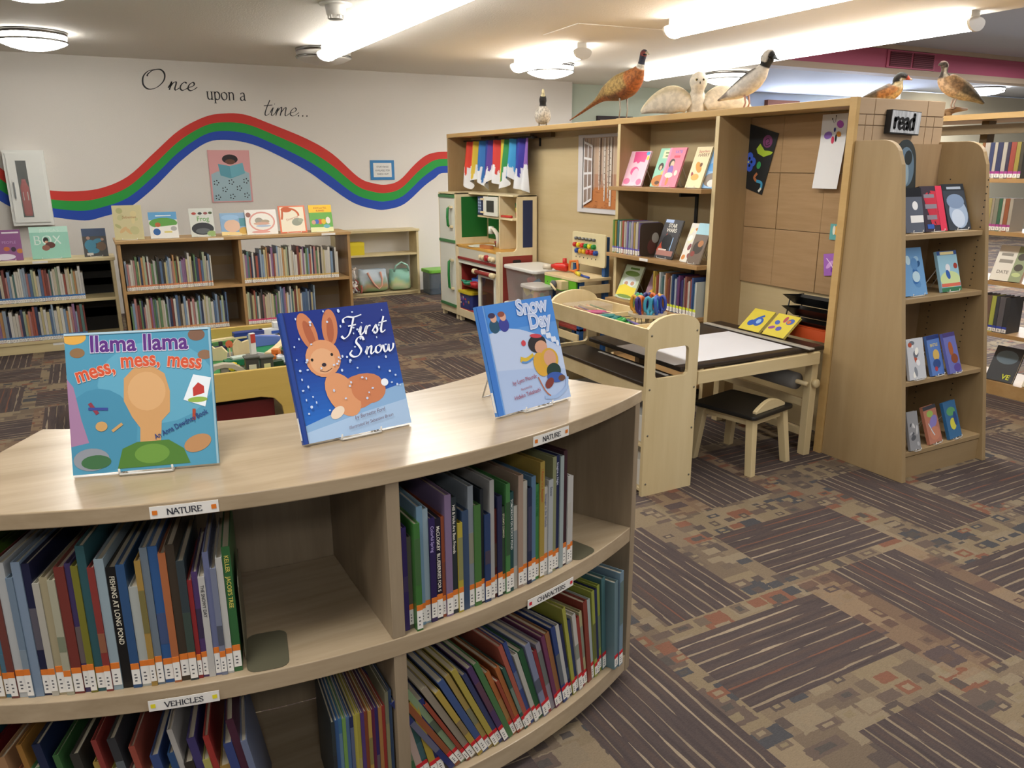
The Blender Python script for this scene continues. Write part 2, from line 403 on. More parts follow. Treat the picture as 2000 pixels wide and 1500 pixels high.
strip(5.75, 3.75, 5.01, 'strip light at the right, nearest of the long row, grey end cap showing', (1, 0))
def bowl(x, y, label, on=True, s=1., z=2.55):
    t = thing('round_light', label, 'ceiling light', (x, y, z), 0, 'round bowl lights on the ceiling')
    g = LENS if on else flat('#cfcbc4', .35)
    MB().lathe([(.25 * s, -.03), (.255 * s, -.012), (.255 * s, 0)], 32).build('ceiling_plate', CHROME, t)
    MB().lathe([(.245 * s, -.065), (.25 * s, -.03)], 32).build('upper_glass', g, t)
    MB().lathe([(.253 * s, -.082), (.257 * s, -.075), (.253 * s, -.066)], 32).build('metal_band', CHROME, t)
    MB().lathe([(.02 * s, -.145), (.09 * s, -.138), (.17 * s, -.118), (.225 * s, -.095), (.248 * s, -.082)], 32).build('glass_bowl', g, t)
bowl(-.19, 7.8, 'lit round ceiling light above the fire extinguisher cabinet')
bowl(-.12, 5.55, 'lit round ceiling light cut by the top left corner')
bowl(2.15, 7.72, 'unlit round ceiling light with chrome bands above the painted words', False)
bowl(4.62, 7.75, 'lit round ceiling light above the duck with the raised bill')
bowl(6.9, 7.5, 'lit round ceiling light behind the white owl')
bowl(8.9, 5.35, 'lit round ceiling light at the right end, below the grey end cap', True, 1.25, 3.34)
bowl(15.6, 9.9, 'lit round ceiling light low at the right, past the duck on a branch', True, 1.6, 2.92)
t = thing('smoke_detector', 'white smoke detector on the ceiling left of the strip lights', 'smoke detector', (1.66, 5.6, 2.55))
MB().lathe([(.105, -.012), (.11, 0)], 28).build('base_plate', WHITE, t)
MB().lathe([(.055, -.075), (.062, -.07), (.07, -.012)], 24).build('body', WHITE, t)
for k in range(10): MB().box(.048, .056, -.006, .006, -.095, -.075, 0, Matrix.Rotation(k * PI / 5, 4, 'Z')).build('fin', WHITE, t)
MB().lathe([(.045, -.1), (.05, -.095)], 20).build('sensor_cap', flat('#8d8a84', .5), t)

pf = thing('framed_picture', 'dark framed picture on the green wall behind the pheasant', 'picture', (6.64, 9.4, 1.685))
for a in ((-.3, .3, .42, .47), (-.3, .3, 0, .05), (-.3, -.25, .05, .42), (.25, .3, .05, .42)): MB().box(a[0], a[1], -.03, 0, a[2], a[3]).build('frame_side', flat('#2a1d1e', .5), pf)
MB().box(-.25, .25, -.012, -.005, .05, .42).build('picture', flat('#b8b0a4', .6), pf)
# ------------------------------------------------------------------ books
PAGES = flat('#cfc5ae', .8); STICK = flat('#ece9e2', .6)
COLNAME = {}
def colour_word(h):
    r, g, b = [int(h[i:i + 2], 16) for i in (1, 3, 5)]
    mx, mn = max(r, g, b), min(r, g, b); l = (mx + mn) / 510
    if mx - mn < 28: return 'black' if l < .2 else 'dark grey' if l < .38 else 'grey' if l < .68 else 'white'
    d = mx - mn; hue = (60 * ((g - b) / d % 6) if mx == r else 60 * ((b - r) / d + 2) if mx == g else 60 * ((r - g) / d + 4))
    s = d / mx
    if hue < 14 or hue >= 342: w = 'red' if s > .45 else 'pink'
    elif hue < 28: w = 'orange' if l > .42 and s > .5 else 'brown'
    elif hue < 48: w = 'tan' if s < .55 else 'golden' if l > .4 else 'brown'
    elif hue < 68: w = 'yellow' if s > .45 else 'cream'
    elif hue < 160: w = 'green'
    elif hue < 196: w = 'teal'
    elif hue < 250: w = 'blue'
    elif hue < 300: w = 'purple'
    else: w = 'pink'
    return ('dark ' if l < .25 else 'pale ' if l > .74 and w not in ('cream', 'yellow') else '') + w
_LBL = {}
def label_mesh(t, band, h0, h1, hb):
    k = (round(t, 3), band, h0, h1, hb)
    if k not in _LBL:
        o = MB().box(-t * .47, t * .47, -.0007, .0003, h0, h1, 0).box(-t * .48, t * .48, -.0009, .0003, h1, hb, 1)
        for q in range(3): o.box(-t * .2, t * (.06 + .07 * (q % 2)), -.0009, -.0006, h0 + (h1 - h0) * (.2 + .2 * q), h0 + (h1 - h0) * (.2 + .2 * q) + .0028, 2)
        o = o.build('spine_label', [STICK, flat(band, .5), flat('#55555a', .6)], fix=False)
        _LBL[k] = o.data; D.objects.remove(o)
    return _LBL[k]
def spine_book(name, label, group, loc, rz, lean, h, d, t, hexc, band=None, lab=(.008, .036, .048), title=None, tcol='#f0ead8', pitch=0, cat='book', pages=True, board=.0022, deco=False):
    """hard-cover book standing on its tail; spine faces local -y, thickness along x"""
    c = min(board, t * .22)
    o = MB().prism([(-t / 2, 0), (t / 2, 0), (t / 2, d), (t / 2 - c, d), (t / 2 - c, c), (-t / 2 + c, c), (-t / 2 + c, d), (-t / 2, d)], 0, h, 'xy').build(name, flat(mute(hexc), .38), fix=False, loc=loc, rot=(pitch, lean, rz))
    tag(o, label, cat, group)
    if pages: cube('pages', PAGES, o, -t / 2 + c, t / 2 - c, c, d - .004, .003, h - (.007 if deco or h > .2 else .003))
    if deco:
        rr_ = random.Random(int(loc[0] * 9173 + loc[1] * 3571 + h * 997)); z0 = h * rr_.uniform(.2, .45); z1 = min(h * .97, z0 + h * rr_.uniform(.12, .5)); c2 = rr_.choice(['#d8d2c0', '#2a2c34', '#b8a45a', '#5f7f94', '#8a4a3c', '#4f6a4a', '#c9b8a0', '#6a5a7a', '#a9b8c4'])
        c2 = '#' + ''.join('%02x' % int(int(hexc[i_:i_ + 2], 16) * .55 + int(c2[i_:i_ + 2], 16) * .45) for i_ in (1, 3, 5))
        cube('spine_panel', flat(mute(c2), .4), o, -t * .485, t * .485, -.0004, 0, max(z0, .062), z1)
    if band:
        l = D.objects.new('spine_label', label_mesh(t, band, *lab)); COL.objects.link(l); l.parent = o
    if title:
        sz = min(t * .72, .013); vs, fs = text_geo(title, 0, .01)
        wdt = max(p[0] for p in vs) * sz; k = min(1, (h - .075) / wdt)
        MB().text(title, -sz * .33, h - .018, sz, -.0006, 0, 0, .01, -PI / 2, 'LEFT', k).build('spine_title', flat(tcol, .5), o, fix=False)
    return o
class Art:
    """flat cover print made of layered outlines; coordinates run 0..1 over the cover"""
    def __init__(s, w, h): s.w, s.h, s.mb, s.mats, s.ix, s.k = w, h, MB(), [], {}, 0
    def i(s, c):
        if c not in s.ix: s.ix[c] = len(s.mats); s.mats.append(flat(c, .42, name='print_' + c.strip('#'), Specular_IOR_Level=.3))
        s.k += 1; return s.ix[c]
    def y(s): return -.0004 - .00006 * s.k
    def q(s, pts): return [((min(max(a, 0), 1) - .5) * s.w, min(max(b, 0), 1) * s.h) for a, b in pts]
    def P(s, c, *pts): s.mb.poly(s.q(pts), s.y(), s.i(c)); return s
    def B(s, c, x0, x1, z0, z1): return s.P(c, (x0, z0), (x1, z0), (x1, z1), (x0, z1))
    def E(s, c, x, z, rx, rz, rot=0, n=20): s.mb.poly([(min(max(p, -s.w / 2), s.w / 2), min(max(q, 0), s.h)) for p, q in ell((x - .5) * s.w, z * s.h, rx * s.w, rz * s.h, n, rot)], s.y(), s.i(c)); return s
    def S(s, c, wd, *pts, pen=None, sub=5): s.mb.ribbon(s.q(pts), wd * s.w, s.y(), s.i(c), None if not pen else (pen[0] * s.w, pen[1] * s.w), sub); return s
    def T(s, c, body, x, z, size, rot=0, shear=0, bold=.0, align='CENTER', sx=1): s.mb.text(body, (x - .5) * s.w, z * s.h, size * s.h, s.y(), s.i(c), shear, bold, R(rot), align, sx); return s
    def done(s, parent, name='cover_print'):
        if s.k: s.mb.build(name, s.mats, parent, fix=False)
STANDM = None
def easel(loc, rz, lean, w, label, h=.16, mat=None, group='book stands'):
    """bent wire book stand: two front hooks, a leaning frame and a rear prop"""
    t = thing('book_stand', label, 'book stand', loc, rz, group); mat = mat or WIRE; q = .0022
    s, c = math.sin(lean), math.cos(lean); hx = w / 2
    back = .034
    f = [(-hx, .0 + back, .003), (-hx, -.012, .003), (-hx, -.014, .016)]
    MB().tube(f, q, 6).tube([(-p[0], p[1], p[2]) for p in f], q, 6).tube([(-hx, -.013, .004), (hx, -.013, .004)], q, 6).build('hook_wire', mat, t)
    y0 = back
    MB().tube([(-hx, y0, .003), (-hx * .8, y0 + h * s, h * c), (hx * .8, y0 + h * s, h * c), (hx, y0, .003)], q, 6).build('frame_wire', mat, t)
    MB().tube([(-hx * .8, y0 + h * s, h * c), (-hx * .9, y0 + h * s + .07, .003), (hx * .9, y0 + h * s + .07, .003), (hx * .8, y0 + h * s, h * c)], q, 6).build('prop_wire', mat, t)
    return t
def face_book(name, label, loc, rz, lean, w, h, t, hexc, art=None, group=None, cat='book', spine=None, stand=None, case=False):
    """book shown front cover out; cover faces local -y and leans back"""
    b = .0024 if not case else .0012
    o = MB().prism([(-w / 2, 0), (w / 2, 0), (w / 2, b), (-w / 2 + b, b), (-w / 2 + b, t - b), (w / 2, t - b), (w / 2, t), (-w / 2, t)], 0, h, 'xy').build(name, flat(hexc, .42), fix=False, loc=loc, rot=(-lean, 0, rz))
    tag(o, label, cat, group)
    cube('pages' if not case else 'case_tray', PAGES if not case else DARK, o, -w / 2 + b, w / 2 - .004, b, t - b, .003, h - .003)
    if spine: cube('spine_label', STICK, o, -w / 2 - .0008, -w / 2, .002, t - .002, .01, .06)
    if art:
        a = Art(w, h); art(a); a.done(o)
    if stand: easel((loc[0], loc[1], loc[2] - .004), rz, lean, w * .5, stand, h * .6)
    return o
def wb(name, mat, root, x0, x1, y0, y1, z0, z1, bevel=0):
    l = root.location
    return cube(name, mat, root, x0 - l.x, x1 - l.x, y0 - l.y, y1 - l.y, z0 - l.z, z1 - l.z, bevel)
def blotch(cols, n=9, seed=0, lo=.1, hi=.9):
    """loose patches of colour standing for a busy illustration"""
    def f(a):
        r = random.Random(seed)
        for k in range(n): a.E(cols[k % len(cols)], r.uniform(.15, .85), r.uniform(lo, hi), r.uniform(.06, .17), r.uniform(.04, .13), r.uniform(0, 180), 12)
    return f
def both(*fs):
    def f(a):
        for g in fs: g(a)
    return f
# ------------------------------------------------------------------ drawn lettering: a small serif and a script hand
# strokes in a box of cap height 1; 's' straight, 'c' smoothed
GL = {
 'N': (.82, [('s', (.1, 0), (.1, 1)), ('s', (.1, 1), (.72, 0)), ('s', (.72, 0), (.72, 1))]),
 'A': (.8, [('s', (.02, 0), (.38, 1)), ('s', (.38, 1), (.76, 0)), ('s', (.15, .34), (.63, .34))]),
 'T': (.72, [('s', (.36, 0), (.36, 1)), ('s', (.02, 1), (.7, 1)), ('s', (.02, 1), (.02, .8)), ('s', (.7, 1), (.7, .8))]),
 'U': (.82, [('c', (.12, 1), (.12, .35), (.2, .06), (.4, 0), (.6, .06), (.68, .35), (.68, 1))]),
 'R': (.78, [('s', (.14, 0), (.14, 1)), ('c', (.14, .98), (.45, .98), (.6, .86), (.6, .66), (.45, .52), (.14, .5)), ('s', (.36, .5), (.74, 0))]),
 'E': (.7, [('s', (.14, 0), (.14, 1)), ('s', (.14, .98), (.6, .98)), ('s', (.14, .52), (.5, .52)), ('s', (.14, .02), (.64, .02)), ('s', (.6, .98), (.6, .8)), ('s', (.64, .02), (.64, .22))]),
 'V': (.8, [('s', (.04, 1), (.4, 0)), ('s', (.4, 0), (.74, 1))]),
 'H': (.86, [('s', (.14, 0), (.14, 1)), ('s', (.7, 0), (.7, 1)), ('s', (.14, .5), (.7, .5))]),
 'I': (.36, [('s', (.17, 0), (.17, 1))]),
 'C': (.78, [('c', (.7, .78), (.58, .95), (.4, 1), (.2, .9), (.08, .66), (.08, .36), (.2, .1), (.4, 0), (.6, .05), (.72, .22))]),
 'L': (.66, [('s', (.14, 0), (.14, 1)), ('s', (.14, .02), (.6, .02)), ('s', (.6, .02), (.6, .24))]),
 'S': (.62, [('c', (.52, .8), (.45, .96), (.28, 1), (.12, .9), (.1, .72), (.24, .57), (.42, .45), (.53, .28), (.46, .08), (.28, 0), (.12, .06), (.07, .24))]),
 'u': (.62, [('c', (.12, .66), (.12, .2), (.2, .03), (.34, .02), (.48, .14)), ('s', (.48, .66), (.48, 0))]),
 'p': (.62, [('s', (.12, -.3), (.12, .66)), ('c', (.12, .5), (.26, .66), (.44, .62), (.54, .36), (.44, .06), (.28, 0), (.12, .1))]),
 'o': (.62, [('c', (.3, .66), (.1, .55), (.06, .33), (.14, .08), (.3, 0), (.46, .08), (.54, .33), (.48, .56), (.3, .66))]),
 'n': (.62, [('s', (.12, 0), (.12, .66)), ('c', (.12, .5), (.25, .64), (.4, .64), (.48, .5), (.48, .2), (.48, 0))]),
 'a': (.58, [('c', (.1, .54), (.2, .66), (.36, .64), (.42, .5), (.42, .2), (.44, .04), (.54, .02)), ('c', (.42, .4), (.2, .34), (.07, .2), (.1, .04), (.24, 0), (.42, .14))]),
 'r': (.5, [('s', (.14, 0), (.14, .66)), ('c', (.14, .42), (.24, .62), (.38, .66), (.46, .56))]),
 'e': (.56, [('c', (.08, .36), (.5, .36), (.46, .56), (.3, .66), (.12, .56), (.06, .33), (.14, .08), (.3, 0), (.5, .12))]),
 'd': (.62, [('c', (.48, .5), (.36, .66), (.18, .62), (.06, .34), (.14, .06), (.3, 0), (.48, .14)), ('s', (.48, 0), (.48, 1))]),
 'B': (.72, [('s', (.14, 0), (.14, 1)), ('c', (.14, .98), (.42, .98), (.54, .86), (.52, .66), (.4, .54), (.14, .52)), ('c', (.14, .52), (.45, .5), (.62, .38), (.6, .14), (.42, .02), (.14, .02))]),
 'O': (.9, [('c', (.44, 1), (.18, .9), (.07, .6), (.09, .3), (.24, .06), (.44, 0), (.66, .06), (.8, .32), (.8, .62), (.7, .9), (.44, 1))]),
 'X': (.8, [('s', (.06, 1), (.72, 0)), ('s', (.7, 1), (.06, 0))]),
 ' ': (.4, [])}
def serif(mb, body, x, z, size, y=0., m=0, pen=(.05, .13), spc=0., sx=1.):
    for ch in body:
        wd, st = GL[ch]
        for k, *pts in [(q[0], *q[1:]) for q in st]:
            P = [(x + a * size * sx, z + b * size) for a, b in pts]
            pw = (pen[0], pen[1]) if pen[1] > .2 * 0 else pen
            mb.ribbon(P, pen[1], y, m, pen, 1 if k == 's' else 5)
            for e in (0, -1):
                a, b = pts[e]; o = pts[1 if e == 0 else -2]
                if abs(b - o[1]) > .25 and abs(a - o[0]) < .5 and (b in (0, 1, .66, -.3)):
                    mb.ribbon([(x + (a - .11) * size * sx, z + b * size), (x + (a + .11) * size * sx, z + b * size)], pen[0] * 1.1, y, m, None, 1)
        x += (wd + spc) * size * sx
    return x
SCRIPT = {
 'O': (1.35, [((.55, 1.02), (.2, .92), (.0, .62), (.06, .22), (.35, .0), (.75, .1), (1.05, .45), (1.05, .82), (.8, 1.04), (.45, .98), (.22, .78), (.2, .66))]),
 'n': (.55, [((-.02, .1), (.1, .35), (.12, .42), (.06, .0)), ((.08, .15), (.2, .36), (.34, .43), (.36, .3), (.33, .08), (.4, .0), (.55, .12))]),
 'c': (.42, [((.36, .38), (.22, .43), (.08, .28), (.06, .1), (.18, .0), (.34, .06), (.46, .16))]),
 'e': (.46, [((.05, .16), (.28, .24), (.34, .36), (.24, .44), (.08, .3), (.05, .1), (.18, .0), (.36, .06), (.52, .2))]),
 't': (.36, [((.24, .82), (.12, .35), (.1, .06), (.2, .0), (.34, .1)), ((-.04, .5), (.42, .56))]),
 'i': (.28, [((.0, .14), (.12, .42), (.09, .08), (.16, .0), (.28, .12)), ((.16, .6), (.18, .63))]),
 'm': (.8, [((.0, .12), (.12, .42), (.06, .0)), ((.08, .16), (.22, .4), (.32, .42), (.3, .0)), ((.32, .16), (.46, .4), (.56, .42), (.56, .08), (.64, .0), (.8, .14))]),
 '.': (.24, [((.03, .0), (.1, .0)), ((.03, .04), (.1, .04))]),
 'F': (.8, [((.0, .72), (-.02, .9), (.2, 1.0), (.55, .95), (.98, 1.04)), ((.55, .95), (.45, .5), (.3, .1), (.05, -.08), (-.12, .06)), ((.25, .52), (.68, .56))]),
 'r': (.42, [((.0, .1), (.12, .42), (.08, .0)), ((.1, .2), (.22, .4), (.36, .42))]),
 's': (.38, [((.0, .1), (.2, .42), (.22, .34), (.3, .16), (.22, .0), (.06, .06)), ]),
 'S': (.85, [((.78, .82), (.66, 1.02), (.42, .98), (.32, .76), (.5, .52), (.62, .26), (.45, .0), (.15, -.02), (-.04, .16), (.08, .34))]),
 'o': (.48, [((.26, .43), (.08, .34), (.04, .12), (.16, .0), (.32, .06), (.4, .28), (.26, .43), (.34, .36), (.5, .38))]),
 'w': (.66, [((.0, .4), (.06, .1), (.16, .0), (.28, .14), (.34, .4)), ((.34, .4), (.36, .1), (.46, .0), (.6, .16), (.64, .42))]),
 ' ': (.3, [])}
def script(mb, body, x, z, size, y=0., m=0, pen=(.02, .06), slant=.25, spc=.0):
    for ch in body:
        wd, st = SCRIPT[ch]
        for pts in st: mb.ribbon([(x + (a + slant * b) * size, z + b * size) for a, b in pts], pen[1], y, m, pen, 5)
        x += (wd + spc) * size
    return x

def serif_in(a, body, x, z, size, c): serif(a.mb, body, (x - .5) * a.w, z * a.h, size * a.h, a.y(), a.i(c), (.05 * size * a.h, .16 * size * a.h), .12, 1.1)
# ------------------------------------------------------------------ tall shelving unit with birds on top
XF = 3.34
u = thing('tall_shelving_unit', 'long tall maple shelving unit with an open play nook and mounted birds on top', 'shelving', (XF, 2.715, 0))
wb('top_board', MAPLE, u, XF, 4.0, 2.752, 7.65, 1.775, 1.812, .003)
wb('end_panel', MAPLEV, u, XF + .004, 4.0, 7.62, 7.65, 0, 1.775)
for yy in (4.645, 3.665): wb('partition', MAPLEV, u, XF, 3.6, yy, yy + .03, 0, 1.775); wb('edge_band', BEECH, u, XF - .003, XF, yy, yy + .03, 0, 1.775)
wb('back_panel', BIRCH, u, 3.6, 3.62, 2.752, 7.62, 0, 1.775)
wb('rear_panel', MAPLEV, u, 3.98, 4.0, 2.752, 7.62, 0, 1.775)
pn = wb('near_end_panel', wood('panelled_end_maple', '#a99072', '#b59c7e', 'x', .5, .4), u, XF, 4.0, 2.722, 2.752, 0, 1.812)
wb('end_post', MAPLE, u, XF - .012, XF + .012, 2.715, 2.756, 0, 1.814)
# panels of the near end, proud of their grooves
gx = [3.34, 3.403, 3.461, 3.86, 3.924, 4.0]; pm = wood('end_panel_face', '#a99072', '#b89f82', 'x', .5, .4)
def pan(x0, x1, z0, z1): wb('panel', pm, u, x0 + .0022, x1 - .0022, 2.715, 2.722, z0 + .0022, z1 - .0022, .001)
pan(3.35, 3.461, 1.735, 1.812); pan(3.461, 3.86, 1.735, 1.812); pan(3.86, 4.0, 1.735, 1.812)
for a, b in ((3.35, 3.403), (3.403, 3.461), (3.461, 3.86), (3.86, 3.924), (3.924, 4.0)):
    pan(a, b, 1.684, 1.735); pan(a, b, 1.4, 1.684)
# cork tiles of the craft bay
CORK = wood('cork_tile', '#a08058', '#ab8b64', 'y', .8, 3)
zs = [(1.455, 1.772), (1.135, 1.455), (.8, 1.135)]
for k, (za, zb) in enumerate(zs):
    ys = [3.665, 3.405, 3.08, 2.755]
    for q in range(3): wb('cork_tile', CORK, u, 3.588 - .002 * ((k + q) % 2), 3.6, ys[q + 1] + .0018, ys[q] - .0018, za + .0018, zb - .0018)
for nm, zt in (('shelf', 1.36), ('shelf', .903), ('shelf', .578), ('shelf', .14)):
    wb(nm, SHELFW, u, 3.26, 3.59, 3.70, 4.665, zt - .026, zt, .002)
for zt in (1.3, .84, .52): wb('shelf_bracket', BLACK, u, 3.45, 3.59, 4.11, 4.125, zt, zt + .03)
wb('slotted_rail', flat('#2a2926', .5), u, 3.59, 3.6, 4.105, 4.13, .15, 1.33)
for k, (yy, dd) in enumerate(((5.95, .36), (7.0, .3))): wb('top_bracket', flat('#5e4a2c', .6), u, 3.56, 3.6, yy, yy + dd, 1.735, 1.775)
wb('shelf_sign', STICK, u, 3.256, 3.259, 4.18, 4.27, .882, .9)

# books on the middle bay
RZ = R(-90)
def fb(nm, lab, x, y0, y1, z, h, c, art=None, lean=20, t=.012, stand=True):
    return face_book(nm, lab, (x, (y0 + y1) / 2, z + .004), RZ, R(lean), y0 - y1, h, t, c, art, 'face-out books in the tall unit', stand='wire stand holding the ' + ' '.join(lab.split(',')[0].split()[:11]) if stand else None)
def a_pink(a): a.P('#e2588f', (.2, .98), (.25, .66), (.4, .7), (.5, .64), (.6, .7), (.82, .68), (.88, .98)).E('#58b0dc', .88, .93, .09, .05).E('#f0d84e', .93, .8, .06, .06).E('#e6629a', .45, .42, .2, .13).E('#f6bcd2', .52, .3, .16, .2).E('#e77fa8', .2, .13, .17, .09).E('#e77fa8', .82, .12, .13, .09)
fb('face_out_book', 'pale pink picture book on the top shelf beside the poster', 3.36, 4.645, 4.425, 1.36, .245, '#f3c6d6', a_pink)
def a_green(a): a.B('#dfe6c0', .25, .95, .74, .95).B('#8a9a6a', .38, .82, .86, .9).B('#8a9a6a', .42, .78, .78, .82).E('#3d2f2c', .35, .52, .16, .1).E('#e9c1a0', .35, .49, .08, .06).E('#3d2f2c', .75, .52, .12, .1).E('#d5cf66', .75, .36, .3, .07).E('#c87d33', .5, .15, .5, .16).E('#5b3a24', .4, .1, .15, .05)
fb('face_out_book', 'mint green book with two dark-haired figures, half behind the bright pink book', 3.375, 4.345, 4.185, 1.36, .26, '#8fd0b4', a_green)
def a_pk2(a): a.B('#f59ac0', 0, .13, 0, 1).T('#8f7fd0', 'KATIE', .6, .86, .1, 0, 0, .02).B('#ea4f6b', .4, .75, .74, .8).E('#4a3a35', .38, .6, .17, .12).E('#f0c6a8', .43, .58, .11, .085).E('#9672c4', .42, .42, .16, .13).E('#f4ead8', .4, .3, .24, .07).E('#f2e6d4', .78, .36, .09, .07).E('#d98d4c', .4, .14, .08, .1)
fb('face_out_book', 'bright pink book with a girl in a purple top', 3.362, 4.235, 4.07, 1.36, .262, '#f27d98', a_pk2)
def a_tan(a): a.T('#b5282c', 'Superhero', .55, .86, .09, 0, .2).T('#7a3d33', 'HARRY', .58, .76, .12).E('#d99a3a', .5, .5, .16, .16, 40).E('#7a4a2a', .62, .56, .08, .05).E('#a33c3a', .25, .3, .07, .1, 30).E('#e7b55c', .45, .26, .25, .08)
fb('face_out_book', 'cream book with a jumping orange figure, near the right partition', 3.362, 3.972, 3.832, 1.36, .262, '#efdfb0', a_tan)
def a_blue(a): a.B('#8a2f36', 0, .6, .93, 1).E('#3b5fc8', .4, .82, .25, .08).E('#5fa5e4', .3, .5, .26, .1).E('#8a7f74', .45, .2, .45, .16).E('#e7e6e0', .6, .12, .3, .09).S('#d98d84', .06, (.7, .8), (.6, .6), (.55, .4))
fb('face_out_book', 'sky blue book on the top shelf, partly hidden by the right partition', 3.38, 3.84, 3.705, 1.36, .262, '#8fbdea', a_blue, stand=False)
# shelf B
cb = ['#6fa63c', '#c9a52c', '#5f4a4a', '#3f8a8a', '#e8e2d4', '#86b84a', '#c95040', '#d7d0bc', '#e9e4d6', '#8a76b8', '#a9c0cc', '#d8c8ac', '#b5a7c8', '#c8a44a', '#e6e0ce', '#ddd2b8', '#7b62a8']
y = 4.632
for k, c in enumerate(cb):
    t_ = .0175; spine_book('shelf_book', '%s thin book, %s from the left beside the bookend in the tall unit' % (colour_word(c), ordinal(k + 1)), 'readers on the middle shelf', (3.29 + .004 * (k % 3), y - t_ / 2, .903), RZ, 0, .228 - .006 * (k % 3), .17, t_ - .001, c, '#6f62c0', (.006, .034, .046)); y -= t_ + .0008
b = thing('metal_bookend', 'dark brown metal bookend with a printed figure beside the space book', 'bookend', (3.29, y - .004, .903))
MB().prism(rrect(0, .2, 0, .22, .03), -.0015, .0015, 'xz').build('upright_plate', flat('#4b3d33', .4), b)
MB().box(.02, .18, -.1, -.0015, 0, .0015).build('foot_plate', flat('#4b3d33', .4), b)
MB().poly(ell(.1, .06, .035, .05), -.0016).poly(ell(.13, .12, .03, .035), -.0017, 1).build('print', [flat('#6a3f3a', .5), flat('#b5b0a8', .5)], b, fix=False)
def a_sw(a): a.B('#b7cdf0', .05, .5, .92, 1).T('#e9e6da', 'STAR', .52, .8, .14, 0, 0, .02).T('#e9e6da', 'WARS', .52, .68, .14, 0, 0, .02).P('#b5472e', (0, .2), (.35, .66), (.35, .3), (.1, .1)).E('#14151a', .45, .42, .28, .2).B('#9fc3ea', .72, .76, .2, .55).B('#a9776c', .05, .95, .07, .2).B('#d8c8bc', .1, .55, .2, .24)
fb('face_out_book', 'dark book with a pale blue light beam and red corner, beside the bookend', 3.335, 4.215, 4.035, .903, .262, '#2c2a30', a_sw)
fb('face_out_book', 'white and orange book with a soft glowing picture on the middle shelf', 3.335, 3.955, 3.835, .903, .255, '#e6e2d6', blotch(['#f2eec8', '#d98d44', '#5a7fb8', '#fffdf0', '#8a4a4a'], 10, 3), 22)
fb('face_out_book', 'brown wildlife book with a pale blue top, rightmost on the middle shelf', 3.305, 3.855, 3.735, .903, .262, '#6a5746', lambda a: a.B('#a9d4e0', 0, 1, .72, 1).E('#3e342b', .5, .4, .35, .16).E('#b57a4c', .62, .5, .2, .08, 30).E('#8a3f36', .25, .24, .16, .07), 22)
# shelf C
def a_house(a): a.B('#5f7f2c', .3, .8, .87, .93).E('#6f8f3a', .5, .75, .4, .08).E('#dfe8e6', .5, .5, .36, .16).E('#c89a7c', .35, .45, .1, .06).E('#c89a7c', .68, .47, .1, .06).P('#ecd94a', (0, .08), (.04, .34), (.3, .42), (.7, .36), (.98, .36), (.98, .08)).E('#7f9a4a', .5, .07, .4, .05)
fb('face_out_book', 'pale green and yellow book on the third shelf, left of the scissors', 3.325, 4.635, 4.425, .578, .25, '#c9d8b8', a_house, 24)
fb('face_out_book', 'mauve book with two faces behind the scissors', 3.345, 4.34, 4.16, .578, .24, '#9a7684', lambda a: a.B('#53627a', 0, 1, .85, 1).E('#5a4436', .35, .6, .12, .09).E('#c39a7c', .35, .57, .08, .06).E('#6a5040', .68, .62, .12, .09).E('#caa184', .68, .59, .08, .06).E('#e2a84a', .5, .3, .3, .16).E('#b088c8', .25, .16, .2, .12), 24)
cc = ['#cfa52e', '#d8c84a', '#b5573c', '#a8442f', '#c9d0cc', '#7f9a98', '#3f6f70', '#dfe0d8', '#c07844', '#a85c34', '#8a4038', '#c9b8a0', '#3a5a8a', '#2f4a86', '#b8c4d0', '#6a4f92', '#7c3f78', '#2f2b5e', '#4a3c86', '#8f8c88', '#a4584c', '#c06a5c', '#d8d4c8', '#b85c4c', '#3f5c9a', '#3a74a8', '#d8dcd0']
y = 4.15
for k, c in enumerate(cc):
    t_ = .0155; spine_book('shelf_book', '%s thin book, %s from the left behind the scissors in the tall unit' % (colour_word(c), ordinal(k + 1)), 'readers on the third shelf', (3.285 + .004 * (k % 2), y - t_ / 2, .578), RZ, 0, .245 - .012 * ((k * 7) % 4), .16, t_ - .0008, c, '#d9e23a', (.006, .034, .05)); y -= t_ + .0006

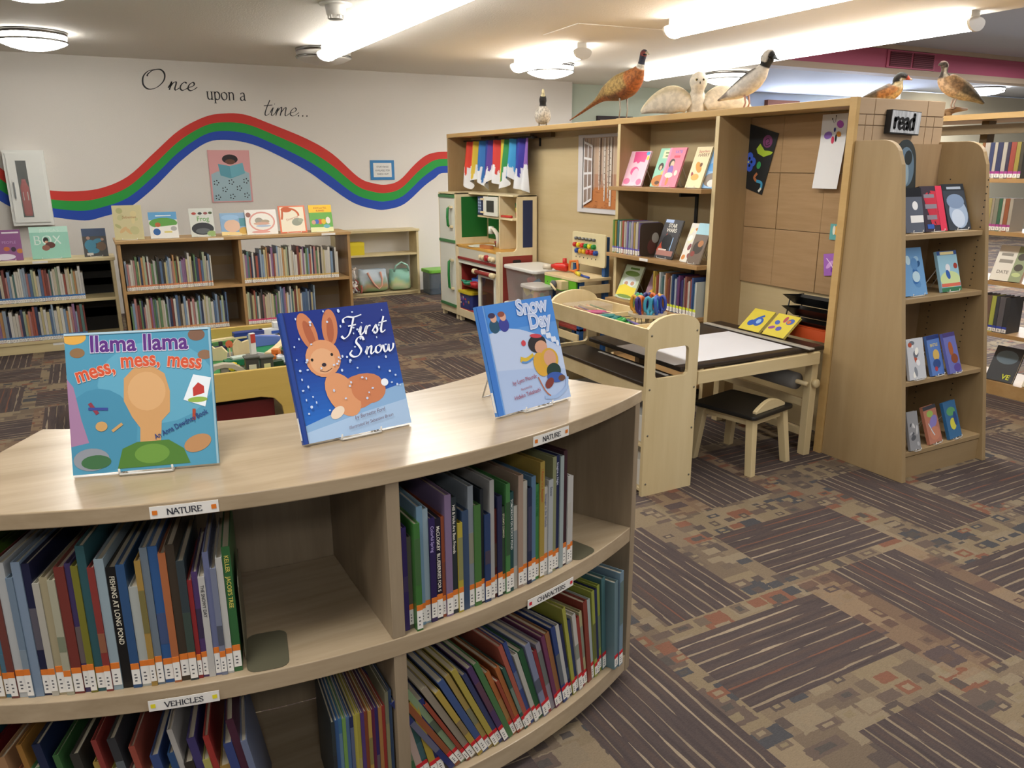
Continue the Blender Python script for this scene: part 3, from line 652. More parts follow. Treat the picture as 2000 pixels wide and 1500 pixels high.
# ------------------------------------------------------------------ nook: curtain and window poster
def curtain():
    t = thing('valance_curtain', 'rainbow paint-drip valance curtain with a jagged white hem above the toy kitchen', 'curtain', (3.5, 6.85, 1.735))
    stripes = [('#d8402c', .0), ('#e0552a', .075), ('#d9b83a', .14), ('#2f8a4a', .2), ('#2f74b8', .245), ('#26439c', .31), ('#5a3a96', .385), ('#d03a34', .45), ('#d8c23c', .56), ('#2f8f4a', .64), ('#3a9ad0', .70), ('#2b3fa0', .79), ('#38349a', .88), ('#8a5fb4', .955)]
    nx, nz = 260, 64; W_, m = 1.28, MB(); vs = []; cs = []
    r = random.Random(4); drips = [(k / 34 + r.uniform(-.006, .006), r.uniform(.008, .013), r.uniform(.03, .16)) for k in range(35)]
    for i in range(nx + 1):
        s = i / nx
        zig = abs(((s * 3.6 + .3) % 1) * 2 - 1); L_ = .34 + .115 * (1 - zig) + .012 * math.sin(s * 40)
        if s > .93: L_ = .41 + (s - .93) * .8
        base = .235 + .02 * math.sin(s * 23)
        dl = base
        for c, wd, ln in drips:
            if abs(s - c) < wd: dl = max(dl, base + ln * (1 - (abs(s - c) / wd) ** 4))
        colr = lin([c for c, a in stripes if s >= a][-1])
        for j in range(nz + 1):
            q = j / nz; z = -L_ * q; wv = .02 + .022 * q
            x = -wv * math.sin(s * 2 * PI * 8.5 + .8 * math.sin(q * 2 + s * 5)) - .02 * q
            vs.append((x, W_ / 2 - s * W_, z)); cs.append(colr if L_ * q < dl else lin('#e4e6ea'))
    fs = [(i * (nz + 1) + j, (i + 1) * (nz + 1) + j, (i + 1) * (nz + 1) + j + 1, i * (nz + 1) + j + 1) for i in range(nx) for j in range(nz)]
    m.add(vs, fs, 0, True, cs); o = m.build('cloth', vcol('rainbow_cloth', .7), t, fix=False)
    sol = o.modifiers.new('thickness', 'SOLIDIFY'); sol.thickness = .002
    MB().tube([(0, .72, .005), (0, -.68, .005)], .008, 10).build('rod', BLACK, t)
    for s in (-.7,): MB().ball((0, s, .005), .018).build('finial', BLACK, t)
    for s in (.66, -.66): MB().box(0, .1, s - .006, s + .006, -.003, .012).box(.085, .1, s - .006, s + .006, -.07, .02).build('rod_bracket', BLACK, t)
curtain()
t = thing('window_poster', 'poster of an open white window onto an autumn birch wood', 'poster', (3.598, 5.14, 1.135), RZ)
MB().box(-.42, .42, -.0015, 0, 0, .6).build('paper', flat('#b9b5b4', .6), t)
pa = Art(.84, .6); pa.k = 30
pa.B('#c7ac94', .09, 1, .06, .96).B('#bd7a48', .09, 1, .06, .33).B('#b58a70', .09, 1, .33, .5)
r = random.Random(5)
for k in range(70): x = r.uniform(.1, .985); wd = r.uniform(.003, .009); z0 = r.uniform(.28, .42); pa.B(r.choice(['#d3c6b9', '#a58f81', '#8a7263', '#c7b5a5', '#dcd2c6']), x, x + wd, z0, .95)
for x, wd, z0 in ((.43, .02, .16), (.52, .03, .1), (.49, .014, .2), (.66, .02, .25), (.35, .01, .3), (.8, .025, .14)):
    pa.B('#d8cec2', x, x + wd, z0, .95)
    for q in range(9): pa.B('#5a4438', x, x + wd * r.uniform(.4, .9), z0 + .06 + q * .085 * (1 - z0), z0 + .068 + q * .085 * (1 - z0))
for k in range(34): x = r.uniform(.1, .95); z = r.uniform(.07, .3); pa.B(r.choice(['#cc884f', '#a8643c', '#8a4d30']), x, min(x + r.uniform(.02, .05), 1), z, z + .006)
# casement leaf standing open at the left of the picture
pa.P('#8f7d73', (.1, .1), (.24, .18), (.24, .86), (.1, .93))
for k in range(5):
    f = k / 4; pa.P('#e0dedf', (.095, .085 + f * .81), (.245, .165 + f * .67), (.245, .195 + f * .67), (.095, .115 + f * .81))
for x in (.095, .162, .23):
    g = (x - .095) / .14; pa.P('#e0dedf', (x, .09 + g * .08), (x + .014, .095 + g * .08), (x + .014, .925 - g * .07), (x, .93 - g * .07))
pa.B('#d2cfd0', 0, .07, 0, 1).B('#d2cfd0', 0, 1, 0, .05).B('#bfbbbb', .07, .083, .05, 1).B('#c4c0c1', 0, 1, .96, 1).done(t, 'printed_picture')

# ------------------------------------------------------------------ craft bay pictures
def pinned(name, label, cat, y, z, w, h, tilt, hexc, art, bend=0):
    o = thing(name, label, cat, (3.583, y, z), RZ); o.rotation_euler = (0, 0, RZ)
    g = MB()
    if bend:
        g.add([(-w / 2, 0, 0), (w / 2, 0, 0), (w / 2, -.001, -h * .38), (-w / 2, -.001, -h * .38), (w / 2, -.03, -h), (-w / 2, -.03, -h)], [(0, 1, 2, 3), (3, 2, 4, 5)])
    else: g.box(-w / 2, w / 2, -.0015, 0, -h, 0)
    c = g.build('sheet', flat(hexc, .6), o, fix=False); a = Art(w, h); art(a)
    pr = a.mb.build('drawing', a.mats, o, fix=False); pr.location = (0, -.002, -h)
    if tilt:
        for q in (c, pr): q.rotation_euler = (0, tilt, 0)
        pr.location = Matrix.Rotation(tilt, 3, 'Y') @ Vector((0, -.002, -h))
    return o
def a_scratch(a):
    a.E('#7a3f6a', .72, .83, .16, .1).S('#2a1d28', .02, (.72, .8), (.78, .83), (.72, .88), (.64, .83), (.7, .76), (.82, .8))
    a.P('#a8c43c', (.42, .66), (.5, .6), (.72, .58), (.95, .66), (.98, .7), (.86, .7), (.7, .68), (.5, .76))
    for k in range(5): a.E('#3f62d0', .27 + .14 * math.cos(k * 1.256 + .3), .42 + .085 * math.sin(k * 1.256 + .3), .11, .075)
    for k in range(5): a.E('#15181c', .27 + .1 * math.cos(k * 1.256 + .3), .42 + .06 * math.sin(k * 1.256 + .3), .035, .025)
    a.E('#d8d46a', .27, .42, .025, .018).E('#3f9a5a', .64, .43, .07, .06).S('#b5714a', .07, (.66, .3), (.6, .22), (.7, .18)).S('#4a9ac0', .07, (.7, .18), (.88, .18), (.92, .1)).S('#d8d8cc', .06, (.92, .1), (.86, .03))
pinned('scratch_art', 'black scratch-art sheet with a blue flower and a green snail, hung askew', 'picture', 3.55, 1.705, .235, .36, R(15), '#1a1d1f', a_scratch)
def a_fly2(a): a.E('#a84fb0', .74, .86, .11, .06, 60).E('#8f6ac0', .3, .72, .16, .05, 10).E('#cc3a5c', .5, .655, .06, .05).E('#d08a34', .72, .73, .1, .035, -30).E('#2a2f7a', .55, .79, .04, .03).E('#16171c', .62, .68, .035, .05).S('#222222', .015, (.5, .88), (.42, .93), sub=1).S('#222222', .015, (.55, .89), (.56, .97), sub=1).E('#222222', .42, .935, .02, .012).E('#222222', .56, .972, .02, .012)
pinned('butterfly_drawing', 'long white paper with a purple butterfly at its top', 'picture', 3.052, 1.76, .165, .385, 0, '#e4e3e2', a_fly2, 1)
pinned('purple_cutout', 'small purple paper cut-out beside the end post', 'picture', 2.985, 1.03, .1, .12, R(-8), '#a668c0', lambda a: a.E('#d8a4e4', .4, .5, .3, .1, 40).E('#7f3fa8', .6, .3, .2, .08, 60).S('#f0d8f4', .05, (.2, .8), (.5, .5), (.7, .2)))
pinned('teal_cutout', 'small teal and orange paper cut-out above the purple one', 'picture', 2.97, 1.19, .075, .085, 0, '#5fa8a8', lambda a: a.E('#e0a84a', .6, .6, .25, .3).E('#e8e4d0', .35, .6, .12, .3).P('#c8d84a', (.4, -.6), (.6, -.6), (.62, -.05)))
sg = thing('read_sign', 'weathered white wooden sign with the word read in black', 'sign', (3.655, 2.7135, 1.7), 0)
MB().box(-.112, .112, -.032, 0, -.056, .056).build('sign_block', BLACK, sg, rot=(0, R(2), 0))
_sb = MB().box(-.108, .109, -.0335, -.032, -.05, .053).build('sign_face', wood('weathered_white', '#8f9499', '#d5d8dc', 'z', .7, 3), sg, rot=(0, R(2), 0))

lg = MB(); serif(lg, 'read', -.092, -.03, .072, -.034, 0, (.011, .022)); lg.build('sign_lettering', BLACK, sg, rot=(0, R(2), 0), fix=False)
# ------------------------------------------------------------------ slope-fronted end display
e = thing('end_display', 'slope-sided maple end display with four shelves of face-out books', 'display shelf', (3.355, 2.226, 0))
def yf(z): return 2.226 + .1462 * z
def side(x0, x1):
    top = 1.612; r_ = .085; pts = [(yf(0), 0), (2.713, 0), (2.713, top)]
    cy, cz = yf(top) + r_ * 1.15, top - r_
    pts += [(cy + r_ * 1.15 * math.cos(R(90 + k * 11.2)), cz + r_ * math.sin(R(90 + k * 11.2))) for k in range(8)] + [(yf(1.5) , 1.5)]
    return MB().prism([(a - 2.226, b) for a, b in pts], x0 - 3.355, x1 - 3.355, 'yz')
side(3.343, 3.371).build('side_panel', ENDV, e, bevel=.002); side(3.985, 4.013).build('side_panel', ENDV, e, bevel=.002)
wb('back_panel', wood('display_back', '#94795a', '#a48a68', 'z', .5, .5), e, 3.371, 3.985, 2.695, 2.713, 0, 1.6)
for z in (1.178, .88, .485, .14): wb('shelf', ENDV if 0 else wood('display_shelf', '#9e8560', '#ad946e', 'x', .42, .5), e, 3.371, 3.985, yf(z) + .012, 2.695, z - .024, z, .002)
wb('kick_board', wood('display_shelf', '#9e8560', '#ad946e', 'x', .42, .5), e, 3.371, 3.985, yf(.05) + .03, yf(.05) + .05, 0, .112)
pk = MB()
for x, sgn in ((3.985, -1),):
    for yy in (2.42, 2.62):
        for k in range(38): pk.box(x - 3.355 - .0012, x - 3.355 + .0002, yy + .02 * (1.3 - k * .036) - 2.226, yy + .006 + .02 * (1.3 - k * .036) - 2.226, .2 + k * .033, .206 + k * .033)
po = pk.build('peg_holes', BLACK, e, fix=False); po['kind'] = 'stuff'
def db(nm, lab, xa, xb, y, z, h, c, art=None, lean=18, t=.016, case=False, cat='book', rz=0):
    return face_book(nm, lab, ((xa + xb) / 2, y, z + .005), R(rz), R(lean), xb - xa, h, t, c, art, 'items on the end display', cat, case=case, stand='wire stand behind the ' + ' '.join(lab.split(',')[0].split()[:9]))
# a rounded-top board standing at the back of the top shelf
o = MB().prism([(-.095, 0), (.095, 0)] + arc(0, .345, .095, 0, 180, 14), 0, .006, 'xz').build('round_top_book', flat('#2a3438', .35), loc=(3.665, 2.62, 1.182), rot=(R(-6), 0, R(8))); tag(o, 'dark book with a rounded top and red, yellow and green bands', 'book')
a = Art(.19, .44); a.E('#5f7688', .5, .7, .4, .22).E('#8fa4b0', .5, .62, .13, .12).E('#222c30', .6, .8, .2, .08, 30).B('#b02a2a', .02, .98, .3, .41).B('#e2b45a', .02, .98, .2, .3).B('#1f5a44', .02, .98, 0, .2).B('#e8e6dc', .3, .8, .34, .375).B('#a8c4b4', .2, .9, .12, .135).B('#a8c4b4', .2, .9, .075, .09); a.done(o)
db('display_book', 'grey and white sports book half hidden on the top shelf of the end display', 3.46, 3.6, 2.46, 1.178, .215, '#5a6170', lambda a: a.E('#e8e8ea', .6, .6, .15, .1).B('#e8e8e8', .3, .98, .22, .38).B('#20232a', 0, 1, .8, 1), 15)
def a_box(a):
    r = random.Random(3)
    for k in range(16): a.P('#c23a4c', *[(max(.03, min(.97, x)), z) for x, z in ((r.uniform(.1, .8), r.uniform(.1, .9)) for q in range(3))])
    a.B('#8a8490', .12, .6, .74, .82).B('#8a8490', .12, .66, .5, .6).B('#8a8490', .14, .6, .26, .36).B('#3a5fb0', .1, .4, .06, .16).B('#d8405a', .7, 1, 0, 1)
db('display_book', 'dark red and grey patterned book on the top shelf of the end display', 3.6, 3.765, 2.455, 1.178, .225, '#3c3440', a_box, 18, .022)
db('display_book', 'thick misty blue-grey book in a plastic jacket, rightmost on the top display shelf', 3.79, 3.965, 2.46, 1.178, .235, '#39414c', lambda a: a.E('#9fb2cc', .55, .35, .42, .32).E('#c3d0e2', .5, .25, .3, .2).E('#7f93b0', .5, .62, .4, .16).B('#2b3138', 0, 1, .86, 1).B('#a7b2c0', .2, .85, .885, .94), 20, .042)
db('display_book', 'pale blue picture book at the left of the second display shelf', 3.435, 3.605, 2.405, .88, .235, '#6fa0d0', blotch(['#9fc4e0', '#3a6fae', '#bcd8e6', '#5f90c4', '#2f5a8a'], 9, 6), 18)
db('display_book', 'light blue book with a kicking figure and a red ball', 3.72, 3.875, 2.405, .88, .205, '#9cc8dc', lambda a: a.B('#3a5a94', 0, 1, .9, 1).B('#e8d8a0', .15, .85, .91, .98).E('#cfe0a4', .5, .3, .5, .2).E('#e6e8ee', .45, .58, .12, .1).E('#3a62b0', .42, .42, .1, .12, 20).E('#a8443c', .85, .62, .1, .07).B('#d9705c', .02, .98, .12, .2).B('#3f7a58', 0, 1, 0, .1), 18)
db('dvd_case', 'shiny white film case at the left of the third display shelf', 3.42, 3.545, 2.31, .485, .2, '#c9ccd2', blotch(['#e9e9ec', '#6a6f7a', '#b8563c', '#f4f2ea', '#8a8f98'], 9, 8), 15, .014, True, 'dvd')
db('dvd_case', 'blue film case with a gold word on the third display shelf', 3.59, 3.705, 2.315, .485, .2, '#5a7fc4', lambda a: a.T('#e8d46a', 'BATTLE', .5, .72, .1, 0, 0, .02).B('#2a3c78', 0, 1, .9, 1).E('#d8b460', .55, .5, .25, .14).E('#34508c', .5, .28, .3, .12).E('#b0404a', .4, .16, .12, .06), 18, .014, True, 'dvd', 6)
db('dvd_case', 'purple-blue film case with an orange animal, rightmost on the third display shelf', 3.708, 3.82, 2.3, .485, .205, '#6a70b8', lambda a: a.B('#4a3f7a', 0, 1, .9, 1).E('#a85f34', .45, .6, .18, .18).E('#8a4a2c', .6, .35, .28, .12).E('#5a4a9a', .7, .12, .3, .1), 20, .014, True, 'dvd', 6)
db('dvd_case', 'grey film case at the left of the lowest display shelf', 3.42, 3.5, 2.255, .14, .19, '#8f8f92', blotch(['#b5b5b8', '#55565c', '#d0cfd0'], 8, 12), 16, .014, True, 'dvd')
db('dvd_case', 'salmon and lilac film case in the middle of the lowest display shelf', 3.585, 3.71, 2.275, .14, .19, '#b8775f', lambda a: a.B('#3a3a42', 0, 1, .9, 1).E('#9ab85c', .45, .78, .25, .09).E('#8a7fc0', .6, .56, .35, .14, 30).E('#c88468', .55, .25, .4, .18).S('#cfe0e8', .05, (.2, .55), (.35, .35), (.5, .2)), 20, .016, True, 'dvd', 8)
db('dvd_case', 'deep blue film case with a yellow and green patch, rightmost on the lowest display shelf', 3.745, 3.87, 2.275, .14, .19, '#2f6a9a', lambda a: a.E('#5fa06a', .5, .72, .35, .12).E('#d8d44a', .5, .38, .24, .16, 10).E('#2a4a86', .75, .5, .14, .2), 20, .016, True, 'dvd', 8)

# ------------------------------------------------------------------ second tall unit at the far right
q = thing('open_shelving', 'open-backed tall shelving of chapter books at the right edge', 'shelving', (5.25, 2.2, 0))
wb('top_board', MAPLE, q, 5.2, 5.75, 1.2, 4.6, 1.78, 1.815)
wb('header_rail', flat('#6d5c40', .6), q, 5.3, 5.33, 1.2, 4.6, 1.69, 1.75)
for yy in (4.3, 3.35, 1.9): wb('upright', flat('#6b5a3e', .6), q, 5.42, 5.5, yy, yy + .05, 0, 1.78)
for z in (1.41, 1.075, .755, .415): wb('shelf', SHELFW, q, 5.25, 5.6, 1.3, 4.5, z - .026, z)
wb('base_board', BKOAK, q, 5.25, 5.6, 1.3, 4.5, 0, .09)
def far_row(z, y, cols, h, band, tt, gap, word, lab=(.006, .03, .045)):
    for k, c in enumerate(cols):
        tk = tt * (1 + .25 * ((k * 5) % 3 - 1)); spine_book('chapter_book', '%s chapter book, %s from the left %s' % (colour_word(c), ordinal(k + 1), word), 'chapter books in the right-hand shelving', (5.265, y - tk / 2, z), RZ, 0, h - .012 * ((k * 3) % 3), .15, tk - .001, c, band, lab); y -= tk + gap
far_row(1.41, 3.36, ['#3f7a4a', '#4a8a5a', '#c8d0a0', '#b0662e', '#d8cfc0', '#3a4a86', '#d6cdbc', '#344074', '#cfc8ba', '#3f3a5e', '#c44a3a', '#b8a43a', '#4f4a3a'], .225, '#a23a8c', .027, .001, 'on the top shelf at the right edge')
far_row(1.075, 3.36, ['#2f7a4f', '#2a6a48', '#d8d4c8', '#2f7350', '#3a8a5c', '#d0c8b4', '#c9bfa8', '#8fa0b8', '#c9b86a', '#b5aa92', '#9a9a84', '#3f7a5a', '#d9cdb6', '#b8653f', '#c7bda6'], .21, '#a8428c', .022, .001, 'on the second shelf at the right edge')
far_row(.415, 3.3, ['#a83a3a', '#3a3d44', '#a89aa8', '#8f8aa0', '#c4b6d2', '#6a4a4a', '#55504e', '#8a6a5c', '#c8cf4a', '#4a4f5a', '#6d6a70', '#3f4248'], .24, '#3a4aa8', .03, .001, 'on the fourth shelf at the right edge')
face_book('display_book', 'white face-out book with bold grey words at the right edge', (5.27, 3.0, .76), RZ, R(22), .2, .24, .03, '#d8d4c8', lambda a: a.B('#8f9a78', .62, 1, 0, 1).B('#8f8a80', .12, .56, .5, .6).B('#8f8a80', .12, .5, .7, .78).T('#77726a', 'DATE', .35, .2, .13, 0, 0, .02).E('#4a463e', .8, .7, .14, .1).E('#4a463e', .8, .4, .14, .1).E('#b8c48a', .8, .2, .14, .06), 'face-out books at the right edge')
face_book('display_book', 'face-out red book cut by the right edge on the third shelf', (5.27, 2.77, .76), RZ, R(22), .18, .23, .03, '#b03a38', None, 'face-out books at the right edge')
face_book('display_book', 'dark face-out book with yellow letters on the lowest shelf at the right edge', (5.27, 2.93, .095), RZ, R(24), .18, .24, .02, '#3c4046', lambda a: a.E('#6a7a86', .5, .7, .4, .2).T('#d8e04a', 'VE', .7, .08, .2, 0, .1, .02), 'face-out books at the right edge')
face_book('display_book', 'cream face-out book with an orange figure on the lowest shelf at the right edge', (5.27, 2.68, .095), RZ, R(24), .19, .25, .02, '#d6cdb8', lambda a: a.E('#c97a3c', .55, .35, .1, .22, -10).E('#e0b48a', .5, .62, .1, .08).E('#b8c06a', .6, .88, .3, .05), 'face-out books at the right edge')
# ------------------------------------------------------------------ curved double bookcase in front
CC = (.45, 3.155); RO, RI = 1.72, 1.25; A0, A1 = -29.0, 29.0
bc = thing('curved_bookcase', 'low curved grey-oak bookcase with two shelf rows of picture books', 'bookcase', (.45, 1.66, 0))
def pol(r, a): return (CC[0] + r * math.sin(R(a)), CC[1] - r * math.cos(R(a)))
def sector(r0, r1, a0, a1, z0, z1, n=40):
    m = MB(); vs = []; lx, ly = bc.location.x, bc.location.y
    for k in range(n + 1):
        a = a0 + (a1 - a0) * k / n
        for r in (r0, r1):
            for z in (z0, z1): x, y = pol(r, a); vs.append((x - lx, y - ly, z))
    fs = [(0, 1, 3, 2), (4 * n, 4 * n + 2, 4 * n + 3, 4 * n + 1)]
    for k in range(n):
        b = 4 * k; fs += [(b, b + 4, b + 5, b + 1), (b + 2, b + 3, b + 7, b + 6), (b + 1, b + 5, b + 7, b + 3), (b, b + 2, b + 6, b + 4)]
    m.add(vs, fs); return m
sector(RI - .012, RO, A0 - .25, A1 + .25, .87, .903, 56).build('top_board', OAK, bc, bevel=.0025)
sector(RI + .02, RO - .004, A0 + .9, A1 - .9, .46, .504, 56).build('middle_shelf', OAK, bc, bevel=.002)
sector(RI + .02, RO - .004, A0 + .9, A1 - .9, .032, .085, 56).build('base_shelf', OAK, bc, bevel=.002)
sector(RI, RI + .018, A0 + .9, A1 - .9, .085, .87, 40).build('back_panel', OAKV, bc)
for a0, a1 in ((A0, A0 + .95), (A1 - .95, A1)): sector(RI, RO - .002, a0, a1, .03, .87, 2).build('end_panel', OAKV, bc, bevel=.0015)
for z0, z1 in ((.085, .46), (.504, .87)): sector(RI + .018, RO - .006, .75, 1.75, z0, z1, 2).build('divider', OAKV, bc, bevel=.0015)
for a in (A0 + 2, 1, A1 - 2):
    for r in (RI + .05, RO - .05):
        x, y = pol(r, a); MB().lathe([(.022, 0), (.024, .03)], 14, (x - bc.location.x, y - bc.location.y, 0)).build('foot', BLACK, bc)
# shelf signs follow the curve
def sign(body, amid, z, mark, h=.024, lsz=.0115):
    half = 2.0 if len(body) < 8 else 2.75 if len(body) > 9 else 2.2
    o = sector(RO + .0004, RO + .0014, amid - half, amid + half, z - h / 2, z + h / 2, 6).build('shelf_sign', STICK, bc)
    rr = RO + .0022; m = MB(); wd = sum(GL[c][0] for c in body) * lsz * 1.15
    serif(m, body, -wd / 2, -lsz / 2, lsz, 0, 0, (.0009, .0021), 0, 1.15)
    for s in (-1, 1): m.poly(rrect(s * (half * .03 - .0085) - .0045, s * (half * .03 - .0085) + .0045, -.0045, .0045, .001), 0, 1)
    vs = []
    for x, y, zz in m.v:
        a = amid + math.degrees(x / rr); px, py = pol(rr, a); vs.append((px - bc.location.x, py - bc.location.y, z + zz))
    m.v = vs; m.build('sign_print', [flat('#2a2c38', .5), flat(mark, .5)], o, fix=False)
sign('NATURE', -12, .8845, '#e07a24'); sign('NATURE', 15.3, .8845, '#e07a24'); sign('VEHICLES', -13.5, .475, '#e8dc2c'); sign('CHARACTERS', 15.5, .467, '#d0283c')

def arc_row(books, a0, a1, z, band, word, group, lean=lambda f: 0, r=1.7, lab=(.005, .046, .058), titles={}, hs=1., exact=None):
    tot = sum(b[1] for b in books); n = len(books); span = (a1 - a0) * PI / 180 * r
    acc = 0
    for k, b in enumerate(books):
        hx, t, h = b[:3]; f = (acc + t / 2) / tot; a = a0 + (a1 - a0) * f; acc += t
        le = lean(f); tt = t / tot * span * math.cos(le) * .965
        rr = r - .002 - .006 * ((k * 37) % 5) / 5 + (b[3] if len(b) > 3 else 0)
        x, y = pol(rr, a)
        tall = 'tall ' if h > .285 else 'short ' if h < .235 else ''
        spine_book('picture_book', '%s%s picture book, %s from left, %s' % (tall, colour_word(hx), ordinal(k + 1), word), group, (x, y, z + .0005 + tt / 2 * math.sin(abs(le))), R(a), le, h * hs, min(.8 * h, .235) + .008 * (k % 3), tt, hx, band if (k * 5) % 11 else None, [lab, (lab[0] + .003, lab[1] - .004, lab[2] - .003), (lab[0], lab[1] + .005, lab[2] + .006), (lab[0] + .006, lab[1] + .002, lab[2] + .003)][(k * 7) % 4], *(titles.get(k, (None, '#f0ead8'))), deco=k not in titles and (k * 3) % 5 < 2)
def T(*l): return [(c, t, h * 1.0, *r_) for c, t, h, *r_ in l]
L1 = T(('#8aa03a', 10, .25), ('#c9b23c', 9, .2), ('#5f8a3c', 12, .29), ('#7a7392', 10, .24), ('#6b9a2e', 11, .27), ('#d8cf3a', 12, .2), ('#b8955c', 12, .265), ('#4a8fae', 9, .25), ('#8a4038', 11, .285), ('#d2d6d6', 14, .29), ('#7f9ab5', 10, .26), ('#8fa9c8', 13, .29), ('#1f2552', 12, .285), ('#d2ccba', 10, .245), ('#c5b488', 12, .255), ('#c9c4a4', 11, .25), ('#96372e', 15, .275), ('#4a3a78', 9, .28), ('#8f8a1e', 10, .275), ('#2f6a74', 13, .315), ('#b03a34', 10, .27), ('#a9c4d2', 14, .285), ('#17191c', 15, .265), ('#2f62a0', 13, .27), ('#c8cfc8', 14, .22), ('#c89a3c', 9, .275), ('#7d8fa0', 11, .3), ('#2f6ab8', 14, .3), ('#d8743c', 11, .285), ('#4a3d2e', 13, .3), ('#3a4a52', 12, .265), ('#b8282c', 7, .22), ('#5f3f86', 9, .235), ('#dedbd4', 10, .225), ('#7b86b8', 9, .275), ('#8a93b0', 9, .24), ('#e0deD6'.lower(), 10, .26), ('#2f7a3a', 13, .28))
arc_row(L1, -27.9, -9.7, .504, '#df7a2c', 'upper left shelf of curved bookcase', 'picture books on the upper left shelf', titles={22: ('FISHING AT LONG POND', '#e8e2cc'), 33: ('THE SNOWY DAY', '#26262a'), 37: ("KELLER   JACOB'S TREE", '#d8c860')})
R1 = T(('#3f2a86', 11, .25), ('#6a6a58', 10, .225), ('#3f8a34', 14, .26, .02), ('#7faed0', 14, .29), ('#a8c8d8', 13, .28), ('#34206e', 14, .255), ('#1d1838', 15, .25), ('#c0562c', 9, .25), ('#9a7fae', 16, .3), ('#2a3a44', 14, .29), ('#d8c02c', 12, .225), ('#3a5a86', 17, .25), ('#9aa6b2', 14, .305), ('#4a8a3a', 17, .255), ('#1f2a34', 9, .29), ('#2a4a86', 16, .225), ('#c2c2be', 12, .305), ('#6a2018', 8, .23), ('#2a2f5e', 13, .26), ('#3a5a3c', 10, .23), ('#4a9a4a', 12, .285), ('#1f5a5a', 12, .26), ('#dcd8c9', 13, .22), ('#c0a088', 15, .295), ('#d6d0c0', 14, .275), ('#26345e', 12, .255), ('#5f8fb8', 14, .28), ('#3fa04a', 13, .255), ('#c8a53c', 15, .31), ('#dedad0', 13, .24), ('#c5ccd0', 15, .255), ('#a0a674', 13, .31), ('#22306a', 13, .31), ('#b4c8c8', 13, .305), ('#4a2030', 14, .315), ('#dbd9d3', 12, .245), ('#dedcd6', 11, .24))
arc_row(R1, 1.95, 19.1, .504, '#df7a2c', 'upper right shelf of curved bookcase', 'picture books on the upper right shelf', titles={5: ('Colorful Spring', '#b8a8e0'), 6: ('McCLOSKEY  BLUEBERRIES FOR S', '#f2eee0'), 9: ('Hill & Hole Are Best Friends', '#eae6da'), 19: ("STORM'S COMING!", '#dcd8b8'), 21: ('TOMORROW ON ROCKY POND', '#e4e6e0'), 27: ('THE BUSY TREE', '#1f6a34'), 28: ("I Know It's Autumn", '#b0502c'), 29: ('Stranger in the Woods', '#5a6488'), 30: ('Snow', '#4a5468'), 32: ('Imagine a Night', '#d8dcec')})
LR1 = T(('#3f7a4a', 8, .2), ('#d8b8a8', 12, .225), ('#2a6a6a', 10, .2), ('#c9a92c', 12, .24), ('#22348a', 12, .23))
LEANF = lambda f: -R(13)
arc_row(LR1, 2.3, 5.0, .085, '#c8222c', 'steep cluster by the divider, lower right', 'character books on the lower right shelf', LEANF, lab=(.005, .04, .05))
LR2 = T(('#2a3a8a', 13, .29), ('#b0582c', 13, .285), ('#8fae7c', 13, .3), ('#b8452c', 9, .24), ('#a89a84', 15, .285), ('#cfac3a', 13, .26), ('#3f62a8', 15, .285), ('#c0a24a', 12, .29), ('#c9b23a', 13, .3), ('#3a4a86', 11, .27), ('#5a3a78', 13, .285), ('#4a8a4a', 13, .285), ('#d2702c', 11, .24), ('#b8452c', 8, .2), ('#d2702c', 11, .24), ('#2f6a5a', 8, .23), ('#d0604a', 11, .3), ('#3a56a8', 10, .3), ('#d2cec2', 11, .25), ('#1f6a3a', 14, .25), ('#8f9ac0', 15, .26), ('#b02a34', 10, .225), ('#a8a0b0', 13, .24), ('#8a3a6a', 11, .255), ('#b8743c', 13, .255), ('#2a4a9a', 13, .265), ('#dad8d2', 11, .26), ('#22306a', 10, .25), ('#bcbc3a', 11, .3), ('#2a3f7a', 10, .25), ('#dcd8ce', 13, .26), ('#b8332c', 11, .24), ('#cfc68a', 10, .25), ('#a83a2c', 15, .275), ('#c5d6d6', 11, .27), ('#b0bc3a', 11, .29), ('#1f2f6a', 11, .285), ('#aebe3a', 11, .29), ('#4f868c', 16, .305), ('#6f97a4', 16, .29, .03), ('#7fa4bc', 17, .31, .03))
arc_row(LR2, 5.3, 26.7, .085, '#c8222c', 'leaning row on lower right shelf', 'character books on the lower right shelf', lambda f: -R(31 - 29 * f), lab=(.005, .04, .05))
BL = ['#6a3f6a', '#1f6a6a', '#1f5a68', '#d0ccc4', '#8a1f24', '#3a7ab0', '#c8905c', '#2a2340', '#a8552c', '#c0802c', '#3f8a4a', '#1f2f5a', '#2a4a9a', '#3f7a3c', '#c8442c', '#3a3a34', '#2a3a7a', '#c9a23c', '#b03a34', '#c8b83a', '#3a3d44', '#8a4a44', '#c0503c', '#c8904c', '#3a56a0', '#c8c04a', '#2a5a9a', '#d0ccc4', '#3a342c', '#4a3f86', '#c8bf5a', '#c8342c', '#c0923c', '#3a4f9a', '#5a2440', '#7a8ab0']
arc_row([(c, 9 + (k * 7) % 9, .2 + .028 * ((k * 7 + k // 5) % 5)) for k, c in enumerate(BL)], -27.9, -8.6, .085, '#d8cc2c', 'lower left shelf of curved bookcase', 'vehicle books on the lower left shelf', lambda f: -R(9))
BR = ['#2a3a42', '#2f62a8', '#3f86c0', '#7ab04a', '#5a86c0', '#1f2f6a', '#cdbd3a', '#cdbd3a', '#5a3a8a', '#a84a2c', '#cfa03c', '#7a1f4a', '#3a2f86', '#c0803c', '#c8342c', '#8a8a6a', '#3a5a86']
arc_row([(c, 10 + (k * 3) % 3, .245 + (.035 if k > 14 else 0)) for k, c in enumerate(BR)], -4.1, .6, .085, '#d8cc2c', 'block left of the divider, bottom shelf', 'vehicle books beside the divider')
